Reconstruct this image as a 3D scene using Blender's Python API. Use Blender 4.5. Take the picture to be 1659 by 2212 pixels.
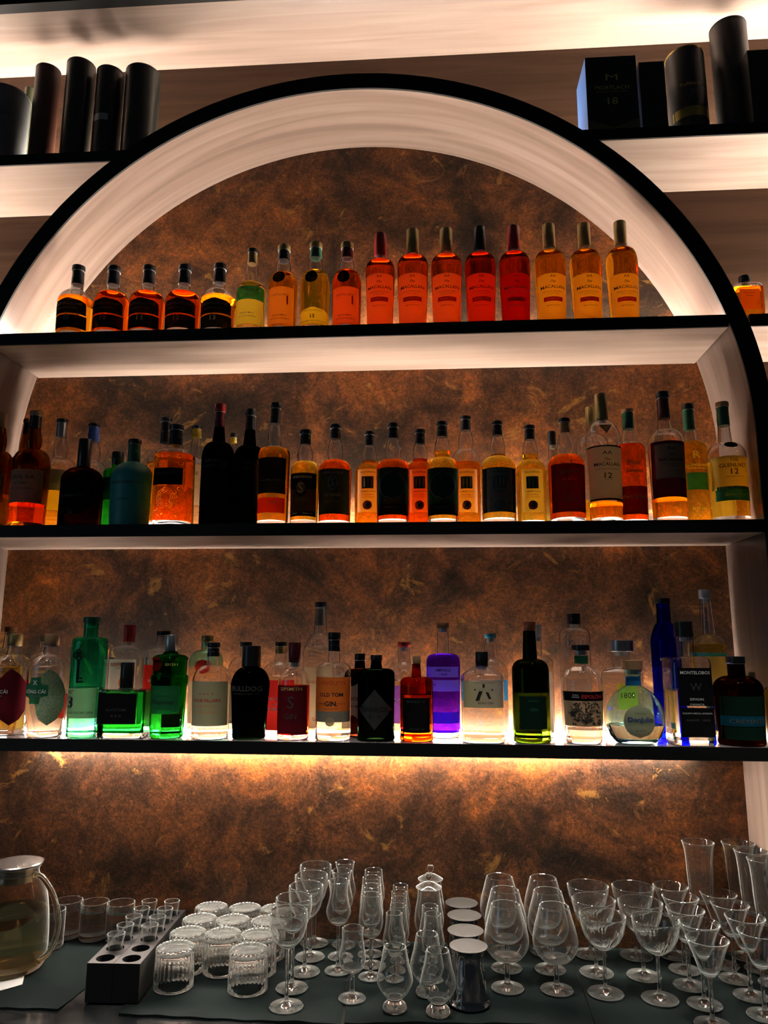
import bpy, bmesh, math, random
from mathutils import Vector
for _o in list(bpy.data.objects): bpy.data.objects.remove(_o)
S = bpy.context.scene
C = S.collection
random.seed(4)
PI = math.pi
# ------------------------------------------------------------------ camera
W, H, F = 1659.0, 2212.0, 1599.19
PITCH, YAW, ROLL = 0.17955, -0.07036, 0.00357
CAM = Vector((0.1073, -1.71741, 1.60127))
cp, sp, cy, sy = math.cos(PITCH), math.sin(PITCH), math.cos(YAW), math.sin(YAW)
FW = Vector((sy*cp, cy*cp, sp)); _R = Vector((cy, -sy, 0)); _U = _R.cross(FW)
RT = _R*math.cos(ROLL) + _U*math.sin(ROLL); UP = -_R*math.sin(ROLL) + _U*math.cos(ROLL)
cd = bpy.data.cameras.new('camera'); cam = bpy.data.objects.new('camera', cd); C.objects.link(cam)
cd.sensor_fit = 'HORIZONTAL'; cd.sensor_width = 36.0; cd.lens = 36.0*F/W
cd.clip_start = 0.05; cd.clip_end = 50
from mathutils import Matrix
cam.matrix_world = Matrix(((RT.x, UP.x, -FW.x, CAM.x), (RT.y, UP.y, -FW.y, CAM.y), (RT.z, UP.z, -FW.z, CAM.z), (0, 0, 0, 1)))
S.camera = cam
def ray(x, y): return (RT*(x-W/2) - UP*(y-H/2))/F + FW
def atY(x, y, Y): v = ray(x, y); return CAM + v*((Y-CAM.y)/v.y)
def atZ(x, y, z): v = ray(x, y); return CAM + v*((z-CAM.z)/v.z)
def px2m(P): return (P-CAM).dot(FW)/F          # metres per pixel at a point
# ------------------------------------------------------------------ world, light, exposure
S.view_settings.view_transform = 'Standard'; S.view_settings.look = 'None'
S.view_settings.exposure = 0.25; S.view_settings.gamma = 1.0; S.view_settings.use_curve_mapping = False
wd = bpy.data.worlds.new('world'); S.world = wd; wd.use_nodes = True
wd.node_tree.nodes['Background'].inputs[0].default_value = (0.75, 0.85, 1.0, 1)
wd.node_tree.nodes['Background'].inputs[1].default_value = 0.012
cyc = S.cycles
cyc.max_bounces = 16; cyc.transmission_bounces = 16; cyc.glossy_bounces = 5; cyc.diffuse_bounces = 4; cyc.transparent_max_bounces = 8
cyc.caustics_reflective = True; cyc.caustics_refractive = True; cyc.blur_glossy = 0.6
cyc.sample_clamp_indirect = 6.0; cyc.use_denoising = True
LED = 420.0            # radiance of the shelf strips
LEDC = (1.0, 0.86, 0.74)
def area(name, loc, rot, sx, sy_, power, col):
    l = bpy.data.lights.new(name, 'AREA'); l.shape = 'RECTANGLE'; l.size = sx; l.size_y = sy_; l.energy = power; l.color = col
    o = bpy.data.objects.new(name, l); C.objects.link(o); o.location = loc; o.rotation_euler = rot
    return o
for _x in (-1.0, -.45, .1, .65, 1.1):      # unseen lamps added over the counter for highlights on the glasses
    _l = bpy.data.lights.new('added_counter_lamp', 'AREA'); _l.shape = 'DISK'; _l.size = .09; _l.energy = 1.9; _l.color = (1.0, .95, .88); _l.spread = math.radians(36)
    _o = bpy.data.objects.new('added_counter_lamp', _l); C.objects.link(_o); _o.location = (_x, -.60, 3.25); _o.rotation_euler = (math.radians(6), 0, 0)
area('window_light', (-2.4, -1.6, 1.9), (math.radians(90), 0, math.radians(-62)), 0.9, 1.3, 2.0, (0.45, 0.72, 1.0))
# key heights
D = 0.2322
ZA, ZAb, ZB, ZBb, ZC, ZCb = 2.38541, 2.35566, 1.88797, 1.8593, 1.38838, 1.36133
ZLb, ZL, ZT, ZK = 2.86775, 2.8972, 3.34721, 0.9
AX, AZ, RI, RO = -0.10753, 2.09037, 0.96, 1.00323
# ------------------------------------------------------------------ materials
MATS = {}
def new_mat(n):
    m = bpy.data.materials.new(n); m.use_nodes = True; m.node_tree.nodes.clear(); MATS[n] = m
    return m, m.node_tree.nodes, m.node_tree.links
def c4(c): return (c[0], c[1], c[2], 1)
def pbr(n, col, rough=.5, metal=0., spec=.5, coat=0.):
    if n in MATS: return MATS[n]
    m, N, L = new_mat(n); b = N.new('ShaderNodeBsdfPrincipled'); o = N.new('ShaderNodeOutputMaterial')
    b.inputs['Base Color'].default_value = c4(col); b.inputs['Roughness'].default_value = rough
    b.inputs['Metallic'].default_value = metal; b.inputs['Specular IOR Level'].default_value = spec
    b.inputs['Coat Weight'].default_value = coat
    L.new(b.outputs[0], o.inputs[0]); return m
def glass(n, col=(1, 1, 1), ior=1.45, rough=0.0):
    if n in MATS: return MATS[n]
    m, N, L = new_mat(n); b = N.new('ShaderNodeBsdfGlass'); o = N.new('ShaderNodeOutputMaterial')
    b.inputs['Color'].default_value = c4(col); b.inputs['IOR'].default_value = ior; b.inputs['Roughness'].default_value = rough
    L.new(b.outputs[0], o.inputs[0]); return m
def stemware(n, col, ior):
    # glass with a white haze painted in, stronger edge on, to give bright outlines
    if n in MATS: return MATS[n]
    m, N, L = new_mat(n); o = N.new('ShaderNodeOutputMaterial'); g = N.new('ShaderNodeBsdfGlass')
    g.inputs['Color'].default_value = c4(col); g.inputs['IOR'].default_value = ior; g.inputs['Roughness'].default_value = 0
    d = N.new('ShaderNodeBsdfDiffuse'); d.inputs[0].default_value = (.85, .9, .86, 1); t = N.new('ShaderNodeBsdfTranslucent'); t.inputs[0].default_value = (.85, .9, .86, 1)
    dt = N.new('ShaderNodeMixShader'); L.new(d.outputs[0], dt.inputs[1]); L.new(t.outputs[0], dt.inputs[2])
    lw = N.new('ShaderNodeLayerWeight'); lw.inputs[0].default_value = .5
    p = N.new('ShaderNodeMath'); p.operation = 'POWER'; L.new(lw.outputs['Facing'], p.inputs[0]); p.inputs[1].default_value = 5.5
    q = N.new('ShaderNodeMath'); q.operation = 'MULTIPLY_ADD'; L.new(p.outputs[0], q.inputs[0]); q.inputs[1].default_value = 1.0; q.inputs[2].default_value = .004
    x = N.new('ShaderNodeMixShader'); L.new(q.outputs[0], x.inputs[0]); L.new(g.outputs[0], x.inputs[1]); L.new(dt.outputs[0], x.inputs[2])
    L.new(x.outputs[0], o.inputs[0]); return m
def paper(n, col, trans=.70, rough=.5):
    if n in MATS: return MATS[n]
    m, N, L = new_mat(n); o = N.new('ShaderNodeOutputMaterial')
    d = N.new('ShaderNodeBsdfDiffuse'); t = N.new('ShaderNodeBsdfTranslucent'); x = N.new('ShaderNodeMixShader')
    nz = N.new('ShaderNodeTexNoise'); nz.inputs['Scale'].default_value = 60; mx = N.new('ShaderNodeMixRGB')
    mx.inputs[1].default_value = c4(col); mx.inputs[2].default_value = c4([v*.8 for v in col])
    L.new(nz.outputs[0], mx.inputs[0]); L.new(mx.outputs[0], d.inputs[0]); L.new(mx.outputs[0], t.inputs[0])
    x.inputs[0].default_value = trans
    L.new(d.outputs[0], x.inputs[1]); L.new(t.outputs[0], x.inputs[2]); L.new(x.outputs[0], o.inputs[0]); return m
def emit(n, col, s):
    m, N, L = new_mat(n); e = N.new('ShaderNodeEmission'); o = N.new('ShaderNodeOutputMaterial')
    e.inputs[0].default_value = c4(col); e.inputs[1].default_value = s; L.new(e.outputs[0], o.inputs[0]); return m
def wood(n, c1, c2, axis, rough=.33, spec=.5):
    m, N, L = new_mat(n); b = N.new('ShaderNodeBsdfPrincipled'); o = N.new('ShaderNodeOutputMaterial')
    tc = N.new('ShaderNodeTexCoord'); mp = N.new('ShaderNodeMapping'); sc = [26, 26, 26]; sc[axis] = 1.3
    mp.inputs['Scale'].default_value = sc
    n1 = N.new('ShaderNodeTexNoise'); n1.inputs['Scale'].default_value = 1.0; n1.inputs['Detail'].default_value = 8; n1.inputs['Distortion'].default_value = .9
    mp2 = N.new('ShaderNodeMapping'); s2 = [5, 5, 5]; s2[axis] = 1.1; mp2.inputs['Scale'].default_value = s2
    n2 = N.new('ShaderNodeTexNoise'); n2.inputs['Detail'].default_value = 3; n2.inputs['Scale'].default_value = 1.0
    r = N.new('ShaderNodeValToRGB'); r.color_ramp.elements[0].position = .34; r.color_ramp.elements[1].position = .66
    r.color_ramp.elements[0].color = c4(c2); r.color_ramp.elements[1].color = c4(c1)
    mul = N.new('ShaderNodeMixRGB'); mul.blend_type = 'MULTIPLY'; mul.inputs[0].default_value = .45
    L.new(tc.outputs['Object'], mp.inputs[0]); L.new(mp.outputs[0], n1.inputs[0]); L.new(n1.outputs[0], r.inputs[0])
    L.new(tc.outputs['Object'], mp2.inputs[0]); L.new(mp2.outputs[0], n2.inputs[0])
    L.new(r.outputs[0], mul.inputs[1]); L.new(n2.outputs[0], mul.inputs[2]); L.new(mul.outputs[0], b.inputs['Base Color'])
    b.inputs['Roughness'].default_value = rough; b.inputs['Specular IOR Level'].default_value = spec
    L.new(b.outputs[0], o.inputs[0]); return m
def arcwood():
    m = wood('oak_laminate_bent_shaded', (.215, .158, .128), (.15, .105, .082), 0, .24); N, L = m.node_tree.nodes, m.node_tree.links  # darker copy of the shelf wood; bottle shade is put into its colour
    tc = [n for n in N if n.type == 'TEX_COORD'][0]; sx = N.new('ShaderNodeSeparateXYZ'); L.new(tc.outputs['Object'], sx.inputs[0])
    def M(op, a, b=None):
        n = N.new('ShaderNodeMath'); n.operation = op
        for i, v in enumerate((a, b)):
            if v is None: continue
            if isinstance(v, (int, float)): n.inputs[i].default_value = v
            else: L.new(v, n.inputs[i])
        return n.outputs[0]
    x = M('SUBTRACT', sx.outputs[0], AX); z = M('SUBTRACT', M('MAXIMUM', sx.outputs[2], AZ), AZ); ang = M('MULTIPLY', M('ARCTAN2', z, x), RI)
    low = M('MINIMUM', M('SUBTRACT', sx.outputs[2], AZ), 0.0)
    cb = N.new('ShaderNodeCombineXYZ'); L.new(M('SUBTRACT', ang, low), cb.inputs[0]); L.new(sx.outputs[1], cb.inputs[1])
    for l in list(L):
        if l.from_node == tc and l.to_node.type == 'MAPPING': t = l.to_socket; L.remove(l); L.new(cb.outputs[0], t)
    return m
def rust():
    m, N, L = new_mat('rust_panel'); b = N.new('ShaderNodeBsdfPrincipled'); o = N.new('ShaderNodeOutputMaterial')
    tc = N.new('ShaderNodeTexCoord')
    def noise(s, d, dist=0., rg=.6):
        n = N.new('ShaderNodeTexNoise'); n.inputs['Scale'].default_value = s; n.inputs['Detail'].default_value = d
        n.inputs['Distortion'].default_value = dist; n.inputs['Roughness'].default_value = rg
        L.new(tc.outputs['Object'], n.inputs[0]); return n
    def ramp(src, *st):
        r = N.new('ShaderNodeValToRGB'); e = r.color_ramp.elements
        e[0].position, e[0].color = st[0][0], c4(st[0][1]); e[1].position, e[1].color = st[-1][0], c4(st[-1][1])
        for p, c in st[1:-1]: k = e.new(p); k.color = c4(c)
        L.new(src, r.inputs[0]); return r
    big = ramp(noise(2.4, 7, .8, .65).outputs[0], (.38, (.028, .017, .011)), (.50, (.115, .046, .020)), (.63, (.26, .088, .024)))
    sp_ = ramp(noise(150, 5, .5, .75).outputs[0], (.40, (.55, .55, .55)), (.52, (.95, .95, .95)), (.66, (1.7, 1.55, 1.25)))
    md = ramp(noise(9, 9, .7, .78).outputs[0], (.38, (.50, .52, .55)), (.52, (1, 1, 1)), (.62, (1.7, 1.5, 1.1)), (.68, (2.6, 2.1, 1.2)))
    m1 = N.new('ShaderNodeMixRGB'); m1.blend_type = 'MULTIPLY'; m1.inputs[0].default_value = 1
    m2 = N.new('ShaderNodeMixRGB'); m2.blend_type = 'MULTIPLY'; m2.inputs[0].default_value = .9
    L.new(big.outputs[0], m1.inputs[1]); L.new(md.outputs[0], m1.inputs[2]); L.new(m1.outputs[0], m2.inputs[1]); L.new(sp_.outputs[0], m2.inputs[2])
    gd = ramp(noise(7, 6, 2.2, .7).outputs[0], (.60, (0, 0, 0)), (.69, (1, 1, 1))); m3 = N.new('ShaderNodeMixRGB'); m3.inputs[2].default_value = (.50, .25, .055, 1)
    mg = N.new('ShaderNodeMath'); mg.operation = 'MULTIPLY'; L.new(gd.outputs[0], mg.inputs[0]); mg.inputs[1].default_value = .55
    L.new(mg.outputs[0], m3.inputs[0]); L.new(m2.outputs[0], m3.inputs[1]); m2 = m3
    L.new(m2.outputs[0], b.inputs['Base Color']); b.inputs['Roughness'].default_value = .5; b.inputs['Specular IOR Level'].default_value = .25
    bp = N.new('ShaderNodeBump'); bp.inputs['Strength'].default_value = .35; bp.inputs['Distance'].default_value = .002
    L.new(noise(110, 4, 1.).outputs[0], bp.inputs['Height']); L.new(bp.outputs[0], b.inputs['Normal'])
    L.new(b.outputs[0], o.inputs[0]); return m
WOODX = wood('oak_laminate', (.36, .275, .225), (.26, .185, .148), 0)
WOODZ = wood('oak_laminate_upright', (.36, .275, .225), (.26, .185, .148), 2)
WOODW = wood('laminate_wall_shaded', (.105, .054, .030), (.062, .030, .016), 0, .6, .2)  # same wood as the shelves; dim grazing light put into the darker colour
RUST = rust(); WOODA = arcwood()
BLACK = pbr('black_metal', (.004, .004, .004), .6, spec=.25)
SHELFTOP = pbr('shelf_surface', (.28, .25, .25), .14)
def led(s): return MATS.get('led_%d' % s) or emit('led_%d' % s, LEDC, s)
CLEAR = glass('clear_glass'); THIN = stemware('stemware_glass', (.995, 1., .995), 1.50)
WATER = glass('water', (1, 1, 1), 1.33)
# ------------------------------------------------------------------ mesh helpers
def link_mesh(name, bm, mats, parent=None, smooth=True):
    me = bpy.data.meshes.new(name); bm.to_mesh(me); bm.free()
    for m in (mats if isinstance(mats, (list, tuple)) else [mats]): me.materials.append(m)
    if smooth:
        me.shade_smooth() if hasattr(me, 'shade_smooth') else None
        me.set_sharp_from_angle(angle=math.radians(38))
    o = bpy.data.objects.new(name, me); C.objects.link(o)
    if parent: o.parent = parent
    return o
def empty(name, label, cat, loc=(0, 0, 0), rz=0, group=None):
    o = bpy.data.objects.new(name, None); C.objects.link(o); o.location = loc; o.rotation_euler = (0, 0, rz)
    o.empty_display_size = .02; o['label'] = label; o['category'] = cat
    if group: o['group'] = group
    return o
def tag(o, label, cat, group=None, kind=None):
    if label: o['label'] = label
    if cat: o['category'] = cat
    if group: o['group'] = group
    if kind: o['kind'] = kind
    return o
def box(bm, x0, x1, y0, y1, z0, z1, mi=0):
    v = [bm.verts.new((x, y, z)) for x in (x0, x1) for y in (y0, y1) for z in (z0, z1)]
    for f in ((0, 1, 3, 2), (4, 6, 7, 5), (0, 4, 5, 1), (2, 3, 7, 6), (0, 2, 6, 4), (1, 5, 7, 3)):
        bm.faces.new([v[i] for i in f]).material_index = mi
def boxo(name, b, m, parent=None, bev=0.):
    bm = bmesh.new(); box(bm, *b)
    if bev: bmesh.ops.bevel(bm, geom=bm.edges[:], offset=bev, segments=2, affect='EDGES')
    bmesh.ops.recalc_face_normals(bm, faces=bm.faces)
    return link_mesh(name, bm, m, parent, smooth=bool(bev))
def sec(th, r, n, dep, rib=0, nr=0):
    """point of a rounded-square or round cross section"""
    c, s = math.cos(th), math.sin(th)
    if n == 2: k = 1.0
    else: k = (abs(c)**n + abs(s)**n)**(-1.0/n)
    if rib: k *= 1 + rib*math.cos(nr*th)
    return r*k*c, r*k*s*dep
def lathe(bm, prof, seg=36, n=2, dep=1., cap0=True, cap1=True, mi=0, rib=None, flip=False):
    """prof: list of (r, z[, ribamount]); r==0 ends close to a point"""
    rings = []
    for p in prof:
        r, z = p[0], p[1]
        if r <= 1e-6: rings.append([bm.verts.new((0, 0, z))]); continue
        ra = (p[2] if len(p) > 2 else 0)
        rings.append([bm.verts.new((*sec(2*PI*i/seg, r, n, dep, ra, rib or 0), z)) for i in range(seg)])
    fs = []
    for a, b in zip(rings, rings[1:]):
        for i in range(seg):
            j = (i+1) % seg
            if len(a) == 1 and len(b) == 1: continue
            if len(a) == 1: q = [a[0], b[j], b[i]]
            elif len(b) == 1: q = [a[i], a[j], b[0]]
            else: q = [a[i], a[j], b[j], b[i]]
            fs.append(bm.faces.new(q[::-1] if flip else q))
    if cap0 and len(rings[0]) > 1: fs.append(bm.faces.new(rings[0][::-1] if not flip else rings[0]))
    if cap1 and len(rings[-1]) > 1: fs.append(bm.faces.new(rings[-1] if not flip else rings[-1][::-1]))
    for f in fs: f.material_index = mi
def tube(bm, pts, rad, seg=10, cap=True):
    pts = [Vector(p) for p in pts]; rings = []
    for i, p in enumerate(pts):
        t = (pts[min(i+1, len(pts)-1)] - pts[max(i-1, 0)]).normalized()
        a = Vector((0, 1, 0)) if abs(t.y) < .9 else Vector((1, 0, 0))
        u = t.cross(a).normalized(); w = t.cross(u)
        r = rad[i] if isinstance(rad, (list, tuple)) else rad
        rings.append([bm.verts.new(p + (u*math.cos(2*PI*k/seg) + w*math.sin(2*PI*k/seg))*r) for k in range(seg)])
    for a, b in zip(rings, rings[1:]):
        for k in range(seg): bm.faces.new((a[k], a[(k+1) % seg], b[(k+1) % seg], b[k]))
    if cap: bm.faces.new(rings[0][::-1]); bm.faces.new(rings[-1])
    bmesh.ops.recalc_face_normals(bm, faces=bm.faces)
def interp(prof, z):
    for a, b in zip(prof, prof[1:]):
        if a[1] <= z <= b[1] and b[1] > a[1]:
            t = (z-a[1])/(b[1]-a[1]); return a[0] + (b[0]-a[0])*t
    return prof[-1][0] if z > prof[-1][1] else prof[0][0]
_TXT = {}
def text_mesh(s, bold=0.0, shear=0.0):
    k = (s, bold, shear)
    if k not in _TXT:
        cu = bpy.data.curves.new('t', 'FONT'); cu.body = s; cu.size = 1; cu.align_x = 'CENTER'; cu.align_y = 'CENTER'
        cu.offset = bold; cu.shear = shear; cu.resolution_u = 2; cu.space_line = .95
        o = bpy.data.objects.new('t', cu); C.objects.link(o)
        me = bpy.data.meshes.new_from_object(o)
        V = [(v.co.x, v.co.y) for v in me.vertices]; P = [list(p.vertices) for p in me.polygons]
        bpy.data.objects.remove(o); bpy.data.curves.remove(cu); bpy.data.meshes.remove(me)
        xs = [v[0] for v in V]; ys = [v[1] for v in V]
        cx, cy_ = (min(xs)+max(xs))/2, (min(ys)+max(ys))/2
        _TXT[k] = ([(x-cx, y-cy_) for x, y in V], P, max(xs)-min(xs), max(ys)-min(ys))
    return _TXT[k]
def surf_y(x, r, n, dep):
    q = min(abs(x)/max(r, 1e-6), .995)
    return r*dep*(1-q**n)**(1.0/n)
def put_text(bm, s, cx, cz, width, rfun, n, dep, mi, bold=0., shear=0., eps=.0009, maxh=None):
    V, P, tw, th = text_mesh(s, bold, shear); k = width/tw; ky = k
    if maxh and th*k > maxh: ky = maxh/th
    vs = []
    for x, y in V:
        X, Z = cx+x*k, cz+y*ky; r = rfun(Z)
        vs.append(bm.verts.new((X, -surf_y(X, r, n, dep)-eps, Z)))
    for p in P:
        try: bm.faces.new([vs[i] for i in p]).material_index = mi
        except ValueError: pass
def patch(bm, z0, z1, w, rfun, n, dep, shape='rect', cx=0., eps=.0005, mi=0, cols=18, rows=10):
    """a label skin on the bottle front; w = half width in metres"""
    g = []
    for j in range(rows+1):
        t = j/rows; z = z0+(z1-z0)*t
        if shape == 'oval': q = math.sqrt(max(0, 1-(2*t-1)**2)); q = max(q, .02)
        elif shape == 'diamond': q = max(.02, 1-abs(2*t-1))
        elif shape == 'arch': q = 1 if t < .7 else math.sqrt(max(0.02, 1-((t-.7)/.3)**2*.98))
        elif shape == 'badge': q = .45 if (t < .28 or t > .72) else 1
        else: q = 1
        row = []
        for i in range(cols+1):
            x = cx + w*q*(2*i/cols-1); r = rfun(z)
            x = max(-r*.985, min(r*.985, x))
            row.append(bm.verts.new((x, -surf_y(x, r, n, dep)-eps, z)))
        g.append(row)
    for j in range(rows):
        for i in range(cols):
            try: bm.faces.new((g[j][i], g[j][i+1], g[j+1][i+1], g[j+1][i])).material_index = mi
            except ValueError: pass
# ------------------------------------------------------------------ the setting
def arcpts(R, a0, a1, n): return [(AX+R*math.cos(a), AZ+R*math.sin(a)) for a in [a0+(a1-a0)*i/n for i in range(n+1)]]
bm = bmesh.new(); box(bm, AX-2.3, AX+2.3, D, D+.05, 0, 3.6); bmesh.ops.recalc_face_normals(bm, faces=bm.faces)
tag(link_mesh('wall_back', bm, WOODW, smooth=False), 'wood laminate wall behind the side shelves, its colour browned for shade', 'wall', kind='structure')
# rust panel filling the arch outline, 1.5 mm proud of the wall
bm = bmesh.new(); out = [(AX-RI, .86)] + [(AX+RI, .86)] + arcpts(RI+.004, 0, PI, 96)
f = [bm.verts.new((x, D-.0015, z)) for x, z in out]; b_ = [bm.verts.new((x, D+.001, z)) for x, z in out]
bm.faces.new(f)
for i in range(len(f)): j = (i+1) % len(f); bm.faces.new((f[i], b_[i], b_[j], f[j]))
bmesh.ops.recalc_face_normals(bm, faces=bm.faces)
o = link_mesh('niche_back_panel', bm, RUST, smooth=False)
tag(o, 'mottled rust brown panel lining the back of the arched niche', 'wall panel', kind='structure')
# arch: wooden lining with black front band
arch = empty('arched_frame', 'large black edged arch lined with pale wood round the bottle shelves', 'arch')
def ring(bm, R0, R1, y0, y1, zlow):
    P0 = [(AX+R0, zlow)] + arcpts(R0, 0, PI, 128) + [(AX-R0, zlow)]
    P1 = [(AX+R1, zlow)] + arcpts(R1, 0, PI, 128) + [(AX-R1, zlow)]
    v = [[bm.verts.new((x, y, z)) for x, z in P] for P in (P0, P1) for y in (y0, y1)]
    for i in range(len(P0)-1):
        for a, b in ((0, 2), (2, 3), (3, 1), (1, 0)):
            bm.faces.new((v[a][i], v[b][i], v[b][i+1], v[a][i+1]))
    for k in (0, -1): bm.faces.new((v[0][k], v[1][k], v[3][k], v[2][k]))
    bmesh.ops.recalc_face_normals(bm, faces=bm.faces)
bm = bmesh.new(); ring(bm, RI, RO-.004, .0005, D, ZK+.004); link_mesh('lining', bm, WOODA, arch)
bm = bmesh.new(); ring(bm, RI-.0005, RO, -.006, 0.0, ZK+.004); link_mesh('front_band', bm, BLACK, arch)
bm = bmesh.new(); aa = [math.radians(52+76*i/60) for i in range(61)]; vs = [[bm.verts.new((AX+(RO-.004+dr)*math.cos(a), yy, AZ+(RO-.004+dr)*math.sin(a))) for a in aa] for dr, yy in ((.0006, D-.032), (.0006, D-.023), (.0056, D-.023), (.0056, D-.032))]
for i in range(60):
    for a, b in ((0, 1), (1, 2), (2, 3), (3, 0)): bm.faces.new((vs[a][i], vs[b][i], vs[b][i+1], vs[a][i+1]))
bm.faces.new([v[0] for v in vs]); bm.faces.new([v[-1] for v in vs]); bmesh.ops.recalc_face_normals(bm, faces=bm.faces)
link_mesh('light_strip', bm, led(LED*.32), arch, smooth=False)
def zx(z):  # half width of the niche at height z
    return RI if z <= AZ else math.sqrt(max(0, RI*RI-(z-AZ)**2))
def shelf(name, label, z0, z1, x0, x1, down=False, sx0=None, sx1=None, top=None, pw=1.0, front=0.):
    r = empty(name, label, 'shelf', ((x0+x1)/2, 0, z0))
    cx = (x0+x1)/2
    def b(nm, bb, m, **k):
        o = boxo(nm, (bb[0]-cx, bb[1]-cx, bb[2], bb[3], bb[4]-z0, bb[5]-z0), m, r, **k); return o
    b('board', (x0, x1, .0005, D-.001, z0, z1-.0015), WOODX)
    b('top_surface', (x0, x1, .0005, D-.001, z1-.0015, z1), top or SHELFTOP)
    b('front_edge', (x0, x1, -.005, 0, z0-.0005, z1+.0005), BLACK)
    s0, s1 = x0+.05, x1-.05
    def strip(za, zb, m, yo=.023, ins=0.):
        st = bmesh.new(); box(st, s0-cx+ins, s1-cx-ins, D-yo-.009, D-yo, za, zb); bmesh.ops.recalc_face_normals(st, faces=st.faces)
        link_mesh('light_strip', st, m, r, smooth=False)
    zt = z1-z0
    if front: strip(zt+.0005, zt+.0075, led(LED*front))
    else: strip(zt+.0005, zt+.0055, led(LED*pw))
    if down: strip(-.0065, -.0008, led(LED*down), .006, .09)
    return r
hA = zx((ZA+ZAb)/2)-.001
shelf('display_shelf', 'upper black edged shelf across the arch under the amber whiskies', ZAb, ZA, AX-hA, AX+hA)
shelf('display_shelf', 'middle black edged shelf holding the crowded whisky row', ZBb, ZB, AX-RI+.001, AX+RI-.001)
shelf('display_shelf', 'lowest black edged shelf holding gins and tequilas above the glassware', ZCb, ZC, AX-RI+.001, AX+RI-.001, down=1.15, front=.80)
oL = math.sqrt(RO*RO-(ZL-AZ)**2); oA = math.sqrt(RO*RO-(ZAb-AZ)**2)
shelf('side_shelf', 'high side shelf left of the arch holding dark tubes', ZLb, ZL, AX-2.2, AX-oL-.001, pw=1.7)
shelf('side_shelf', 'high side shelf right of the arch holding boxes and tubes', ZLb, ZL, AX+oL+.001, AX+2.2, pw=1.7)
shelf('side_shelf', 'lower side shelf right of the arch holding a squat flask', ZAb, ZA, AX+oA+.001, AX+2.2, pw=1.9)
shelf('side_shelf', 'lower side shelf left of the arch', ZAb, ZA, AX-2.2, AX-oA-.001, pw=1.9)
oB = RO
shelf('side_shelf', 'middle side shelf at the far right edge beside the arch', ZBb, ZB, AX+oB+.001, AX+2.2, pw=1.7)
bm = bmesh.new(); box(bm, AX-2.3, AX+2.3, 0.0005, D-.0005, ZT, ZT+.03); bmesh.ops.recalc_face_normals(bm, faces=bm.faces)
tag(link_mesh('ceiling', bm, WOODX, smooth=False), 'pale wooden soffit above the arch', 'ceiling', kind='structure')
tag(boxo('trim_1', (AX-2.3, AX+2.3, -.03, 0, ZT-.002, ZT+.14), BLACK), 'black front edge of the top soffit', 'trim', kind='structure')
tag(boxo('floor', (-3.2, 3.2, -4.2, D+.05, -.05, 0), pbr('dark_floor', (.03, .028, .026), .5)), 'dark floor behind the bar', 'floor', kind='structure')
# counter
def stone():
    m, N, L = new_mat('dark_stone'); b = N.new('ShaderNodeBsdfPrincipled'); o = N.new('ShaderNodeOutputMaterial')
    n = N.new('ShaderNodeTexNoise'); n.inputs['Scale'].default_value = 9; n.inputs['Detail'].default_value = 9; n.inputs['Distortion'].default_value = 1.2
    r = N.new('ShaderNodeValToRGB'); r.color_ramp.elements[0].position = .4; r.color_ramp.elements[0].color = (.004, .0045, .005, 1)
    r.color_ramp.elements[1].position = .72; r.color_ramp.elements[1].color = (.022, .022, .021, 1)
    tc = N.new('ShaderNodeTexCoord'); L.new(tc.outputs['Object'], n.inputs[0]); L.new(n.outputs[0], r.inputs[0]); L.new(r.outputs[0], b.inputs['Base Color'])
    b.inputs['Roughness'].default_value = .12; L.new(b.outputs[0], o.inputs[0]); return m
ct = empty('bar_counter', 'dark polished stone bar counter under the cloths and glassware', 'counter', (AX, 0, 0))
boxo('countertop', (-2.2, 2.2, -.42, D-.002, ZK-.04, ZK-.0025), stone(), ct, bev=.002)
boxo('cabinet_front', (-2.2, 2.2, -.38, D-.002, 0.0, ZK-.0405), pbr('cabinet_black', (.02, .02, .02), .5), ct)
# cloths
def clothmat():
    m, N, L = new_mat('bar_cloth'); b = N.new('ShaderNodeBsdfPrincipled'); o = N.new('ShaderNodeOutputMaterial')
    b.inputs['Roughness'].default_value = .95; b.inputs['Specular IOR Level'].default_value = .05
    n = N.new('ShaderNodeTexNoise'); n.inputs['Scale'].default_value = 6; n.inputs['Detail'].default_value = 4
    r = N.new('ShaderNodeValToRGB'); r.color_ramp.elements[0].position = .35; r.color_ramp.elements[0].color = (.0028, .0050, .0048, 1)
    r.color_ramp.elements[1].position = .75; r.color_ramp.elements[1].color = (.0075, .0118, .0112, 1)
    tc = N.new('ShaderNodeTexCoord'); L.new(tc.outputs['Object'], n.inputs[0]); L.new(n.outputs[0], r.inputs[0]); L.new(r.outputs[0], b.inputs['Base Color'])
    w = N.new('ShaderNodeTexNoise'); w.inputs['Scale'].default_value = 700; bp = N.new('ShaderNodeBump'); bp.inputs['Strength'].default_value = .3; bp.inputs['Distance'].default_value = .0006
    L.new(tc.outputs['Object'], w.inputs[0]); L.new(w.outputs[0], bp.inputs['Height']); L.new(bp.outputs[0], b.inputs['Normal'])
    L.new(b.outputs[0], o.inputs[0]); return m
CLOTH = clothmat()
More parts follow.
